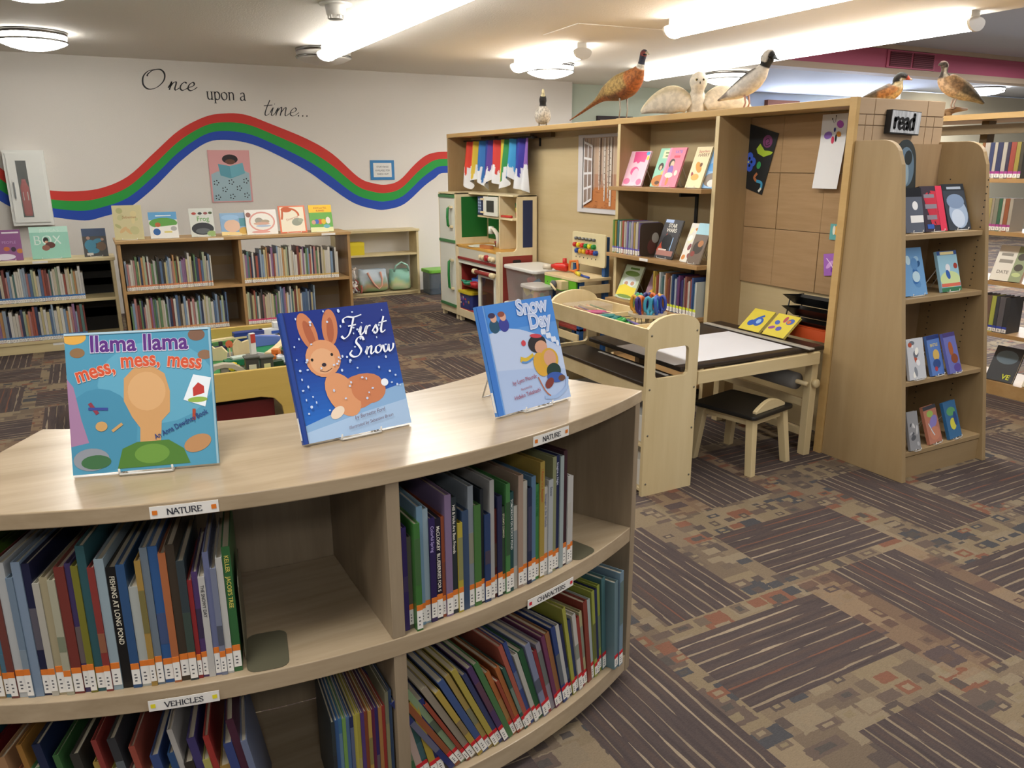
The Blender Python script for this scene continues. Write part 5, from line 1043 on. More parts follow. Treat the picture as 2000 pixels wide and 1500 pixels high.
# right side with its step back to the hutch
side = [(0, .05), (.38, .05), (.38, 1.25), (.19, 1.25), (.18, 1.24), (.18, .82)] + [(.14 + .04 * math.cos(R(-q * 18)), .797 - .04 * math.sin(R(q * 18))) for q in range(6)] + [(.02, .757), (0, .75)]
MB().prism(side, 1.33, 1.352, 'yz').build('end_panel', PINE, k)
kb('blue_inset', KBLU, 1.352, 1.355, .235, .335, .79, 1.205); kb('red_inset', flat('#8a2f26', .5), 1.352, 1.355, .03, .335, .1, .72)
MB().prism(rrect(.13, .215, .655, .685, .014), 1.355, 1.3565, 'yz').build('hand_hole', BLACK, k)
# hutch
kb('green_panel', GRN, .42, .86, .355, .362, .8, 1.22); kb('green_side', GRN, .42, .424, .06, .34, .82, 1.21)
kb('hutch_top', PINE, .42, 1.352, .14, .38, 1.235, 1.25); kb('hutch_back', PINE, .42, 1.33, .362, .38, .757, 1.235); kb('hutch_back_inset', KBLU, .88, 1.1, .355, .361, .78, 1.03)
kb('hutch_shelf', PINE, .62, 1.33, .14, .36, 1.028, 1.045); kb('hutch_partition', PINE, 1.07, 1.088, .14, .36, .757, 1.235)
kb('microwave_panel', KBLU, .625, .73, .14, .155, 1.05, 1.22)
for q in range(5):
    for x in (.645, .68): kb('key', flat('#9fb2cf', .5), x, x + .024, .136, .14, 1.07 + q * .028, 1.09 + q * .028)
md = kb('microwave_door', KWH, .775, 1.065, .125, .14, 1.05, 1.225); kb('door_window', flat('#20261f', .3), .85, 1.0, .122, .125, 1.085, 1.19, md)
for z in (1.07, 1.19): kb('hinge', PINE, .72, .8, .12, .135, z, z + .018, md)
MB().lathe([(.13, 0), (.14, .004), (.125, .006), (.1, .001)], 28, (.74, .13, .7575)).build('sink', KWH, k)
MB().tube([(.93, .2, .757), (.94, .2, .82), (.92, .2, .88), (.86, .2, .915), (.8, .2, .92)], .02, 10).build('faucet', flat('#d9d2bf', .5), k)
MB().lathe([(.028, 0), (.028, .07)], 14, (.79, .2, .875)).build('faucet_head', KWH, k)
MB().lathe([(.022, 0), (.022, .03), (.03, .035), (.03, .05)], 14, (.84, .24, .757)).build('tap', KRED, k)
tag(MB().prism(rrect(-.09, .09, -.025, .025, .02), 0, .03, 'xy').build('wooden_block', wood('block_wood', '#a86a3a', '#b87a48', 'x', .5), loc=(3.27, 6.62, .757), rot=(0, 0, R(-80))), 'small brown wooden block on the toy kitchen counter', 'toy')
t = thing('stacking_cups', 'red, yellow and green stacked toy cups on the kitchen hutch shelf', 'toy cups', (3.45, 6.31, 1.046))
for z, c, r_ in ((0, '#c8342a', .035), (.045, '#d8c22c', .037), (.085, '#1f7a3c', .039)): MB().lathe([(r_ * .8, z), (r_, z + .045)], 16).build('cup', flat(c, .4), t)
t = thing('toy_cutlery', 'red and yellow toy utensils lying on the kitchen hutch shelf', 'toy', (3.38, 6.4, 1.046))
MB().tube([(-.02, .09, .012), (0, -.08, .012)], .011, 8).build('red_utensil', flat('#c02a24', .4), t); MB().tube([(.03, .1, .012), (.02, -.04, .012)], .01, 8).build('yellow_utensil', flat('#d8c22c', .4), t)
t = thing('toy_basket', 'blue printed basket with a yellow rim inside the toy oven', 'basket', (3.3, 7.0, .136), RZ)
MB().prism(rrect(-.14, .14, -.09, .09, .03), 0, .15, 'xy').build('basket_body', flat('#22306e', .5), t)
MB().prism(rrect(-.155, .155, -.105, .105, .04), .15, .175, 'xy').build('rim', flat('#c9b428', .45), t)
m = MB(); r = random.Random(8); cs_ = ['#c8342c', '#d8d4c8', '#8a4ab0', '#2f8a4a', '#d88a2c']
for q in range(14): m.poly(ell(r.uniform(-.11, .11), r.uniform(.03, .12), r.uniform(.008, .02), r.uniform(.008, .016), 8), -.0906 - q * .0001, q % 5)
m.build('basket_print', [flat(c) for c in cs_], t, fix=False)
t = thing('toy_pans', 'green, blue and red toy pans on the oven shelf', 'toy pans', (3.28, 6.86, .376), RZ)
MB().lathe([(.05, 0), (.062, .03), (.05, .03), (.045, .01)], 18, (-.12, -.03, 0)).tube([(-.17, -.04, .025), (-.35, -.06, .03)], [.012, .007], 8).build('green_pan', flat('#2f8a6a', .45), t)
MB().lathe([(.06, 0), (.07, .07), (.06, .07), (.055, .02)], 18, (.0, .02, 0)).ball((0, .02, .085), .02).build('blue_pot', flat('#2450a8', .45), t)
MB().lathe([(.05, 0), (.06, .05), (.05, .05), (.045, .02)], 18, (.09, -.05, 0)).build('red_pot', flat('#c0282c', .45), t)

# ------------------------------------------------------------------ storage bins
CP = clear('clear_plastic', '#dcd8d2', .22, .12)
def bin_(label, x0, x1, y0, y1, z, h, lid, toys, lidm=None):
    t = thing('storage_bin', label, 'storage bin', ((x0 + x1) / 2, (y0 + y1) / 2, z)); a, b = (x1 - x0) / 2, (y1 - y0) / 2
    m = MB(); n = 4
    o_ = rrect(-a, a, -b, b, .04, n); i_ = rrect(-a * .9, a * .9, -b * .92, b * .92, .035, n); N_ = len(o_)
    vs = [(p[0], p[1], h) for p in o_] + [(p[0], p[1], 0) for p in i_]
    m.add(vs, [(q, (q + 1) % N_, N_ + (q + 1) % N_, N_ + q) for q in range(N_)] + [list(range(N_, 2 * N_))]); m.build('tub', CP, t)
    if lid: MB().prism(rrect(-a - .015, a + .015, -b - .015, b + .015, .05), h, h + .03, 'xy').build('lid', lidm or flat('#dcdbd6', .4), t, bevel=.008)
    r = random.Random(int(x0 * 100 + z * 10))
    for q in range(toys):
        s = r.uniform(.03, .055); M = Matrix.Translation((r.uniform(-a * .6, a * .6), r.uniform(-b * .65, b * .65), .07 + r.uniform(0, h * .45))) @ Euler((r.random() * 3, r.random() * 3, r.random() * 3)).to_matrix().to_4x4()
        c = flat(r.choice(['#d8c04a', '#5a8fb8', '#c8605a', '#5fa07a', '#d88a4a', '#c9a0a8']), .5)
        (MB().prism([(-s, -s), (s, -s), (0, s)], -s * .6, s * .6, 'xz', 0, M) if q % 3 == 0 else MB().box(-s, s, -s * .6, s * .6, -s * .5, s * .5, 0, M)).build('toy_block', c, t)
bin_('lower clear storage bin with a white lid beside the toy kitchen', 3.22, 3.57, 5.62, 6.17, 0, .3, True, 12)
bin_('upper clear storage bin of toy blocks with a white lid, stacked beside the toy kitchen', 3.22, 3.57, 5.62, 6.17, .332, .3, True, 12)
bin_('small clear tub of orange pieces in front of the stacked bins', 3.02, 3.19, 5.25, 5.5, 0, .56, True, 12, clear('frosted_lid', '#d5cfca', .7, .3))

# ------------------------------------------------------------------ toy workbench
w_ = thing('toy_workbench', 'toy workbench with a lime green front, blue legs and a pegboard', 'toy workbench', (3.18, 5.385, 0), RZ)
BLU = flat('#1f4f86', .5); LIME = flat('#5fae22', .45)
def kw(n, m, *a, bevel=.002): return cube(n, m, w_, *a, bevel)
for x in (.03, .44):
    for y in (.02, .24): kw('leg', BLU, x, x + .04, y, y + .04, 0, .66 if y < .1 else .98)
MB().prism(rrect(-.01, .5, -.01, .3, .02), .66, .682, 'xy').build('bench_top', BEECHX, w_, bevel=.003)
kw('green_front', LIME, .0, .46, -.006, .012, .565, .66)
kw('side_rail', BEECHX, .485, .497, .01, .28, .565, .63); kw('lower_shelf', flat('#8a2f28', .5), .03, .48, .02, .27, .28, .3); kw('lower_rail', BEECHX, .0, .49, -.002, .014, .2, .26)
for x in range(4): MB().lathe([(.005, 0), (.005, .002)], 8).build('hole', DARK, w_, loc=(.05 + x * .05, -.0062, .615), rot=(R(90), 0, 0))
kw('vise_block', BEECHX, .27, .36, -.07, -.006, .59, .655)
MB().lathe([(.03, 0), (.032, .02), (.02, .024)], 14).build('vise_knob', flat('#5a5c60', .4), w_, loc=(.27, -.075, .625), rot=(R(90), 0, 0)); MB().tube([(.25, -.1, .63), (.36, -.12, .595)], .008, 8).build('vise_handle', BEECHX, w_)
MB().prism(rrect(.04, .5, .75, 1.0, .02), .225, .24, 'xz').build('pegboard', flat('#dccfa4', .5), w_, bevel=.003)
pc = ['#c83028', '#d8c22c', '#c83028', '#1f8a3c', '#d8cf2c', '#1f8a3c', '#22489a', '#d8a82c', '#d8b02c', '#c83028', '#c0282c', '#22489a']
for q in range(12):
    x, z = .1 + (q % 6) * .052 + (.03 if q > 5 else 0), .9 if q < 6 else .855
    MB().lathe([(.02, 0), (.02, .025), (.012, .03)], 6, smooth=False).build('peg', flat(pc[q], .4), w_, loc=(x, .225, z), rot=(R(90), 0, 0))
for q in range(6): MB().lathe([(.012, 0), (.012, .02)], 8).build('bolt', flat('#7a7d82', .3, .8), w_, loc=(.11 + q * .05, .225, .95), rot=(R(90), 0, 0))
for q in range(6): MB().lathe([(.005, 0), (.005, .002)], 8).build('hole', DARK, w_, loc=(.1 + q * .055, .225, .805), rot=(R(90), 0, 0))
t = thing('toy_drill', 'red toy drill with an orange grip on the workbench', 'toy', (3.3, 5.32, .683), R(-60))
MB().tube([(-.1, 0, .045), (-.05, 0, .04), (.03, 0, .04), (.05, 0, .04)], [.012, .03, .036, .03], 12).tube([(.02, 0, .05), (.02, 0, .11)], [.02, .016], 10).build('drill_body', flat('#c8281e', .35), t)
MB().tube([(.06, 0, .02), (.07, 0, .09), (.13, 0, .095), (.14, 0, .03), (.1, 0, .012)], .012, 8, closed=True).build('grip', flat('#d8742c', .4), t)
MB().tube([(-.17, 0, .03), (-.1, 0, .035)], [.02, .024], 10).build('chuck', flat('#d2c8b4', .4), t)
for nm, lab, c, c2, loc, rz, l in (('toy_screwdriver', 'yellow and orange toy tool lying on the workbench', '#d8c42c', '#d8802c', (3.3, 5.1, .697), 70, .16), ('toy_wrench', 'long blue toy tool lying on the workbench edge', '#2446a0', '#2446a0', (3.28, 4.98, .692), 80, .2)):
    t = thing(nm, lab, 'toy', loc, R(rz)); MB().tube([(-l / 2, 0, 0), (l * .2, 0, 0)], .014 if l < .18 else .008, 10).build('shaft', flat(c, .4), t); MB().tube([(l * .2, 0, 0), (l / 2, 0, 0)], .014 if l < .18 else .009, 10).build('handle', flat(c2, .4), t)

# ------------------------------------------------------------------ craft table with tool trough
ct = thing('craft_table', 'pale wood craft table with a black top, paper roll and raised tool trough', 'table', (2.135, 2.70, 0))
BT = flat('#2a2019', .4, name='black_table_top')
def cw(n, m, x0, x1, y0, y1, z0, z1, bevel=.002): return wb(n, m, ct, x0, x1, y0, y1, z0, z1, bevel)
def endp(y0, y1):
    o = [(2.13, 0), (2.415, 0), (2.425, .0), (2.425, .79)] + [(2.28 + .145 * math.cos(R(q)), .79 + .065 * math.sin(R(q))) for q in range(10, 180, 17)] + [(2.13, .8)]
    h = rrect(2.178, 2.368, .565, .705, .022, 3)
    bm = bmesh.new(); V = lambda pts, y: [bm.verts.new((a - 2.135, y - 2.70, b)) for a, b in pts]
    es = []
    for pts in (o, h):
        vs = V(pts, y0); es += [bm.edges.new((vs[i_], vs[(i_ + 1) % len(vs)])) for i_ in range(len(vs))]
    bmesh.ops.triangle_fill(bm, edges=es, use_beauty=True)
    r_ = bmesh.ops.extrude_face_region(bm, geom=bm.faces[:]); bmesh.ops.translate(bm, vec=(0, y1 - y0, 0), verts=[v_ for v_ in r_['geom'] if isinstance(v_, bmesh.types.BMVert)])
    bmesh.ops.recalc_face_normals(bm, faces=bm.faces)
    me = D.meshes.new('end_panel'); bm.to_mesh(me); bm.free(); me.materials.append(BEECH); o_ = D.objects.new('end_panel', me); COL.objects.link(o_); o_.parent = ct
    return o_
endp(2.705, 2.725); endp(3.54, 3.56)
for x, z in ((2.15, .77), (2.41, .77), (2.15, .52), (2.41, .5), (2.15, .3), (2.41, .3), (2.15, .06), (2.41, .06)): MB().lathe([(.005, 0), (.005, .0015)], 8).build('screw', flat('#6f6a5c', .4), ct, loc=(x - 2.135, 2.705 - 2.70, z), rot=(R(90), 0, 0))
cw('trough_front', BEECHX, 2.13, 2.142, 2.725, 3.54, .715, .8); cw('trough_back', BEECHX, 2.41, 2.422, 2.725, 3.54, .715, .8); cw('trough_floor', BEECHX, 2.142, 2.41, 2.725, 3.54, .735, .745)
cw('trough_divider', BEECHX, 2.142, 2.41, 3.16, 3.168, .745, .79); cw('trough_divider', BEECHX, 2.28, 2.288, 3.168, 3.5, .745, .785); cw('trough_divider', BEECHX, 2.142, 2.41, 2.88, 2.886, .745, .785)
cw('lower_counter', BT, 2.13, 2.345, 2.73, 3.535, .532, .55, .004); cw('lower_apron', BEECHX, 2.14, 2.155, 2.73, 3.535, .46, .532)
cw('table_top', BT, 2.345, 3.3, 2.727, 3.5, .572, .596, .006); cw('table_apron', BEECHX, 2.43, 3.24, 2.7, 2.72, .51, .572); cw('table_apron', BEECHX, 2.43, 3.24, 3.44, 3.46, .51, .572)
for yy in (2.73, 3.4): cw('leg', BEECH, 3.225, 3.27, yy, yy + .045, 0, .572)
cw('stretcher', BEECHX, 3.235, 3.26, 2.775, 3.4, .26, .3); cw('stretcher', BEECHX, 3.235, 3.26, 2.775, 3.4, .1, .14)
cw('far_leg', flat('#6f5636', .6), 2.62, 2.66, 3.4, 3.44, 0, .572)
cw('paper_sheet', flat('#dcdce0', .55), 2.345, 3.117, 2.775, 3.24, .5962, .5972, 0); cw('paper_bar', flat('#a8a296', .35), 3.135, 3.17, 2.68, 3.47, .598, .606)
cw('paper_strip', flat('#c8c6be', .5), 2.3, 2.318, 2.78, 3.34, .5502, .552, 0)
MB().tube([(3.2 - 2.135, 2.8 - 2.7, .4), (3.2 - 2.135, 3.38 - 2.7, .4)], .045, 16).build('paper_roll', flat('#7f7c78', .6), ct); MB().tube([(3.2 - 2.135, 2.73 - 2.7, .4), (3.2 - 2.135, 3.45 - 2.7, .4)], .012, 10).build('roll_rod', BEECH, ct); MB().lathe([(.022, 0), (.024, .02), (.018, .026)], 14).build('roll_knob', BEECH, ct, loc=(3.25 - 2.135, 2.732 - 2.7, .4), rot=(R(90), 0, 0))
for z in (.38, .16):
    for yy in (2.76, 3.12): cw('drawer_bin', flat('#d6d3ca', .45), 2.16, 2.4, yy, yy + .34, z - .13, z, .004)
cw('bin_shelf', BEECHX, 2.142, 2.41, 2.725, 3.54, .235, .25); cw('bin_shelf', BEECHX, 2.142, 2.41, 2.725, 3.54, .015, .03)
# things in the trough
def scissors(label, loc, rz, c, s=1., up=False, c2=None):
    t = thing('scissors', label, 'scissors', loc, 0, 'craft scissors'); t.rotation_euler = (R(0), 0, R(rz)) if not up else (R(random.uniform(-5, 5)), R(random.uniform(-6, 6)), R(rz))
    h = flat(c, .35)
    for e_ in (-1, 1):
        pts = [(e_ * .015 + .013 * s * math.cos(q * PI / 6), 0, .062 + .034 * s * math.sin(q * PI / 6)) for q in range(12)]
        if not up: pts = [(a, c_ - .05, .012 + .005 * e_) for a, b, c_ in pts]
        MB().tube(pts, .0082 * s, 8, closed=True).tube([(e_ * .012, 0, .035) if up else (e_ * .012, -.015, .012), (0, 0, -.005) if up else (0, -.06, .012)], [.009 * s, .006], 8).build('handle_loop', h if e_ < 0 else flat(c2 or c, .35), t)
    bl = [(-.004, .03), (.004, .03), (.0, -.07)]
    if up: MB().prism([(a, b - .0) for a, b in bl], -.001, .001, 'xz').build('blade', CHROME, t)
    else: MB().prism([(a, b - .05) for a, b in bl], .01, .013, 'xy').build('blade', CHROME, t)
    return t
for lab, loc, rz, c, c2 in (('orange-handled scissors lying at the left in the wooden trough', (2.24, 3.3, .75), 40, '#b5713c', '#c08a5a'), ('black and pink scissors lying in the wooden trough', (2.22, 3.22, .768), 60, '#2a2c34', '#a8446a'), ('teal-handled scissors lying in the wooden trough', (2.2, 3.1, .77), 80, '#1f6f6a', '#1f6f6a'), ('green scissors lying in the wooden trough', (2.25, 3.05, .755), 120, '#4fae5a', '#3f9a4a')): scissors(lab, loc, rz, c, 1.2, False, c2)
tag(MB().tube([(0, 0, 0), (0, -.17, .004)], .006, 8).build('purple_pencil', flat('#6a5a9a', .4), loc=(2.27, 3.05, .772), rot=(0, 0, R(-15))), 'purple pencil lying in the wooden trough', 'pencil')
tb_ = thing('craft_tray', 'clear tray of pencils at the far end of the wooden trough', 'tray', (2.28, 3.42, .7455))
MB().prism(rrect(-.11, .11, -.09, .09, .02), 0, .05, 'xy').build('tray', clear('tray_plastic', '#d0c4b4', .3), tb_)
for q in range(6): MB().tube([(-.08 + q * .03, -.07, .02), (-.06 + q * .025, .07, .03)], .004, 6).build('pencil', flat(['#c8922c', '#a8402c', '#5a3a86', '#c8b48a', '#d8742c', '#3a7a4a'][q], .5), tb_)
cd = thing('scissor_caddy', 'clear tiered caddy holding upright scissors in the wooden trough', 'caddy', (2.34, 2.985, .7455))
MB().prism([(.075 * math.cos(q * PI / 12) * 1.25, .075 * math.sin(q * PI / 12) * 1.25) for q in range(24)], .055, .068, 'xy').build('ring_plate', flat('#b9aa90', .35), cd)
MB().prism([(.06 * math.cos(q * PI / 12) * 1.2, .06 * math.sin(q * PI / 12) * 1.2) for q in range(24)], 0, .01, 'xy').build('base_plate', flat('#b9aa90', .35), cd); MB().tube([(0, 0, 0), (0, 0, .08)], .008, 8).build('post', flat('#b9aa90', .35), cd)
cl = [('#8f1f2c', 'red'), ('#2a2464', 'purple'), ('#1f7a7a', 'teal'), ('#2f8a3c', 'green'), ('#c08a2c', 'gold'), ('#2e1f66', 'violet'), ('#3a8fa8', 'aqua'), ('#2450a0', 'blue'), ('#2a3c8a', 'navy'), ('#b87a2c', 'amber')]
for q, (c, nm) in enumerate(cl):
    a = q * 2 * PI / len(cl) + .4; scissors('upright %s-handled scissors in the clear caddy' % nm, (2.34 + .062 * math.cos(a), 2.985 + .062 * math.sin(a), .8), math.degrees(a) + 90 + 40 * (q % 3), c, 1.0, True, ['#c8622c', c, c, c, '#c89a3c'][q % 5])
# tray rack and board books at the back of the table
tr = thing('paper_tray_rack', 'black wire rack of slanted paper trays against the wall panel', 'tray rack', (3.42, 2.95, .596), RZ)
for x in (-.16, .16): MB().tube([(x, -.02, 0), (x, .1, 0), (x, .12, .2), (x, .02, .2), (x, -.02, 0)], .004, 6).build('side_wire', BLACK, tr)
for z in (.02, .085, .15):
    MB().add([(-.158, -.05, z + .062), (.158, -.05, z + .062), (.158, .05, z), (-.158, .05, z), (-.158, .1, z + .05), (.158, .1, z + .05)], [(0, 1, 2, 3), (3, 2, 5, 4), (0, 3, 4), (1, 5, 2)]).build('tray', flat('#131517', .4), tr, fix=False)
tag(cube('orange_folder', flat('#b5471c', .5), None, -.02, .1, -.17, .17, 0, .055), 'orange folder box lying under the black paper trays', 'folder').location = (3.36, 2.9, .597)
for lab, c, y_, art in (('yellow board book with a blue vehicle picture on the craft table', '#cdbb34', 3.19, lambda a: a.E('#2a55a8', .62, .45, .2, .2).E('#2a55a8', .35, .35, .16, .14).E('#8fb4dc', .62, .47, .1, .11).S('#2a55a8', .1, (.3, .3), (.5, .6), (.7, .75))), ('yellow board book with a flower of blue ovals on the craft table', '#d2c03c', 3.01, lambda a: a.E('#5a5aa8', .5, .35, .12, .1).E('#4a62b0', .25, .6, .12, .09, -30).E('#a84a5a', .5, .78, .08, .14).E('#4a62b0', .75, .72, .16, .13, 30).E('#c8742c', .7, .7, .08, .08).E('#8a4a92', .18, .35, .14, .07, 20))):
    face_book('board_book', lab, (3.215, y_, .602), RZ, R(50), .155, .16, .014, c, art, 'board books on the craft table')
# stool
s_ = thing('child_stool', 'small pale wood stool with a black seat and low curved back', 'stool', (2.885, 2.86, 0), R(12))
MB().prism(rrect(-.18, .18, -.19, .19, .025), .292, .312, 'xy').build('seat', flat('#1c1916', .45), s_, bevel=.005)
for x in (-1, 1):
    for y in (-1, 1):
        tp = (x * .135, y * .145); bt = (x * .16, y * .175); g = .021
        MB().add([(tp[0] + a * g, tp[1] + b * g, .292) for a, b in ((-1, -1), (1, -1), (1, 1), (-1, 1))] + [(bt[0] + a * g * .9, bt[1] + b * g * .9, 0) for a, b in ((-1, -1), (1, -1), (1, 1), (-1, 1))], [(0, 1, 2, 3), (7, 6, 5, 4)] + [(q, (q + 1) % 4, 4 + (q + 1) % 4, 4 + q) for q in range(4)]).build('leg', BEECH, s_, bevel=.002)
for y in (-.14, .14): cube('apron', BEECHX, s_, -.12, .12, y - .01, y + .01, .25, .29)
for x in (-.13, .13): cube('apron', BEECHX, s_, x - .01, x + .01, -.13, .13, .25, .29)
MB().prism([(-.13, .312), (.13, .312), (.13, .325)] + [(.13 - .26 * q / 8, .325 + .042 * math.sin(PI * q / 8)) for q in range(1, 8)] + [(-.13, .325)], -.165, -.143, 'xz').build('back_rest', BEECHX, s_, bevel=.003)
# ------------------------------------------------------------------ mounted birds on top of the shelving
def spl(rows, sub):
    out = []; n = len(rows)
    for i_ in range(n - 1):
        p0, p1, p2, p3 = rows[max(i_ - 1, 0)], rows[i_], rows[i_ + 1], rows[min(i_ + 2, n - 1)]
        for k_ in range(sub):
            t = k_ / sub
            out.append([.5 * (2 * b + (c - a) * t + (2 * a - 5 * b + 4 * c - d) * t * t + (3 * b - a - 3 * c + d) * t ** 3) for a, b, c, d in zip(p0, p1, p2, p3)])
    out.append(list(rows[-1])); return out
def loft(mb, rings, n=18, sub=4, axis='x'):
    """rings: (along, up, half width, half height, top hex, side hex, belly hex)"""
    num = [list(r_[:4]) for r_ in rings]; S = spl(num, sub); vs = []; cs = []
    K = len(S)
    for i_, (x, z, a, b) in enumerate(S):
        x2, z2 = S[min(i_ + 1, K - 1)][:2]; x1, z1 = S[max(i_ - 1, 0)][:2]; L_ = math.hypot(x2 - x1, z2 - z1) or 1; tx, tz = (x2 - x1) / L_, (z2 - z1) / L_
        f = i_ / sub; k_ = min(int(f + .5), len(rings) - 1); top, sd, bl = [lin(q) for q in rings[k_][4:7]]
        a = max(a, .001); b = max(b, .001)
        for j in range(n):
            th = 2 * PI * j / n; c, s = math.cos(th), math.sin(th)
            p = (x - tz * b * s, a * c, z + tx * b * s)
            vs.append(p if axis == 'x' else (p[1], p[0], p[2])); cs.append(top if s > .45 else bl if s < -.5 else sd)
    fs = [(i_ * n + j, i_ * n + (j + 1) % n, (i_ + 1) * n + (j + 1) % n, (i_ + 1) * n + j) for i_ in range(K - 1) for j in range(n)]
    fs += [list(range(n))[::-1], [(K - 1) * n + j for j in range(n)]]
    mb.add(vs, fs, 0, True, cs); return mb
FEATH = vcol('feathers', .75, .45, 55, (1, 1, 1)); FEATHS = vcol('smooth_feathers', .75, .18, 40)
def bird(name, label, loc, rz, rings, eyes, legs, legc, mat=FEATH, extra=None, s=1.):
    t = thing(name, label, 'bird', loc, R(rz), 'mounted birds on the shelving'); t.scale = (s, s, s)
    m = MB(); loft(m, rings)
    if extra: extra(m)
    m.build('body', mat, t)
    for e_ in (-1, 1): MB().ball((eyes[0], e_ * eyes[1], eyes[2]), .0045, 0, 8).build('eye', flat('#120f0c', .15), t)
    if legs:
        for e_ in (-1, 1):
            x, y, z = legs; lg = MB().tube([(x, e_ * y, z), (x + .01, e_ * y, z * .45), (x, e_ * y, .008)], [.007, .005, .005], 8)
            for a in (-30, 0, 30): lg.tube([(x, e_ * y, .006), (x + .04 * math.cos(R(a)), e_ * y + .04 * math.sin(R(a)), .003)], [.004, .002], 6)
            lg.build('leg', flat(legc, .6), t)
    return t
TOPZ = 1.8125
G1, G2, G3, DK, IV = '#8d8578', '#b9b2a4', '#d2ccc0', '#1e1b1a', '#d9cfa4'
bird('mounted_duck', 'small grey mounted duck with a dark head and raised pale bill', (3.46, 5.92, TOPZ), -120, [(-.1, .05, .02, .012, G1, G1, G2), (-.06, .06, .055, .04, G1, G2, G3), (0, .08, .068, .062, '#7d776c', G2, G3), (.05, .115, .058, .055, '#7d776c', G3, G3), (.066, .15, .034, .034, G1, G2, G3), (.07, .175, .026, .027, DK, DK, DK), (.076, .205, .03, .033, DK, DK, DK), (.084, .232, .024, .026, DK, DK, DK), (.09, .246, .014, .012, IV, IV, IV), (.094, .27, .011, .009, IV, IV, IV), (.097, .288, .006, .005, '#8a8468', IV, IV)], (.1, .022, .212), (.02, .03, .04), '#6f6350')
B1, B2, B3, B4, NB, WH = '#8f7240', '#a98a4e', '#9a5a26', '#7a4520', '#23263a', '#cfcabf'
ph = bird('mounted_pheasant', 'golden brown mounted pheasant with a long tail, dark head and white neck ring', (3.5, 4.84, TOPZ), -90, [(-.72, .035, .004, .003, B4, B4, B4), (-.55, .085, .012, .008, '#8a6a3c', B4, B4), (-.38, .14, .022, .015, '#8a6a3c', '#80582c', B4), (-.28, .175, .042, .032, '#93794a', B1, B4), (-.18, .205, .068, .065, '#9c8454', B1, B4), (-.06, .225, .083, .09, '#9c8656', B2, '#5f3a1c'), (.05, .245, .08, .088, '#a08048', B2, B4), (.13, .285, .06, .066, B3, '#a8642c', '#9a5424'), (.168, .325, .036, .04, B3, B3, B3), (.182, .35, .027, .027, WH, WH, WH), (.19, .372, .022, .022, NB, NB, NB), (.2, .4, .022, .024, NB, NB, NB), (.212, .425, .024, .024, NB, '#8a3a34', '#8a3a34'), (.235, .425, .014, .014, NB, '#8a3a34', NB), (.255, .418, .006, .006, '#b5ac92', '#b5ac92', '#b5ac92'), (.268, .41, .003, .003, '#b5ac92', '#b5ac92', '#b5ac92')], (.225, .021, .43), (-.01, .032, .16), '#8a8072')
MB().lathe([(.07, 0), (.075, .008), (.06, .014)], 14, (0, 0, 0), sy=.7).build('stand', flat('#8a7558', .7), ph)
SW = '#d8d0c0'
def wings(m):
    for e_ in (-1, 1):
        rows = [(e_ * .05, .045, .03, .045), (e_ * .09, .07, .03, .068), (e_ * .14, .085, .028, .084), (e_ * .19, .082, .025, .081), (e_ * .25, .064, .022, .063), (e_ * .31, .036, .016, .035), (e_ * .35, .01, .006, .01)]
        loft(m, [(r_[0], r_[1], r_[2], r_[3], '#c9bda6', '#d8cdb8', '#c2b496') for r_ in rows], 16, 4, 'y')
ow = bird('mounted_owl', 'white mounted owl with both wings spread low over the shelf top', (3.5, 4.06, TOPZ), -120, [(-.03, .0, .055, .055, SW, SW, SW), (-.025, .05, .062, .058, SW, SW, SW), (-.015, .1, .056, .054, SW, SW, SW), (-.005, .13, .042, .044, SW, SW, SW), (.004, .15, .042, .044, SW, SW, SW), (.01, .178, .054, .056, SW, SW, SW), (.01, .205, .053, .055, SW, SW, SW), (.006, .23, .04, .042, SW, SW, SW), (.0, .246, .015, .015, SW, SW, SW)], (.06, .021, .198), None, '', FEATHS, wings)
for e_ in (-1, 1): MB().ball((.058, e_ * .021, .198), .0085, 0, 10).build('iris', flat('#a8903a', .3), ow)
for e_ in (-1, 1): MB().ball((.064, e_ * .021, .198), .0058, 0, 10).build('pupil', flat('#120f0c', .15), ow)
MB().ball((.068, 0, .18), (.008, .004, .009), 0, 8).build('beak', flat('#3a352f', .4), ow)
WB, KB = '#d6d0c6', '#1b1a1b'
bird('mounted_black_and_white_duck', 'white mounted duck with a black back and a black head with a white patch', (3.47, 3.6, TOPZ), -78, [(-.19, .06, .014, .006, '#6a5f58', '#6a5f58', '#8a7a6a'), (-.13, .08, .035, .022, KB, '#8a8078', WB), (-.06, .105, .055, .046, KB, WB, WB), (.02, .145, .06, .058, KB, WB, WB), (.075, .185, .046, .048, '#5a5654', WB, WB), (.1, .215, .03, .032, WB, WB, WB), (.11, .236, .03, .03, KB, KB, KB), (.118, .26, .037, .038, KB, WB, KB), (.132, .282, .031, .031, WB, WB, KB), (.155, .272, .016, .016, KB, KB, KB), (.175, .258, .009, .006, '#5f6870', '#5f6870', '#5f6870'), (.195, .248, .004, .003, '#5f6870', '#5f6870', '#5f6870')], (.148, .027, .272), (.0, .02, .075), '#b58a7a', FEATHS)
OT = '#a8713c'
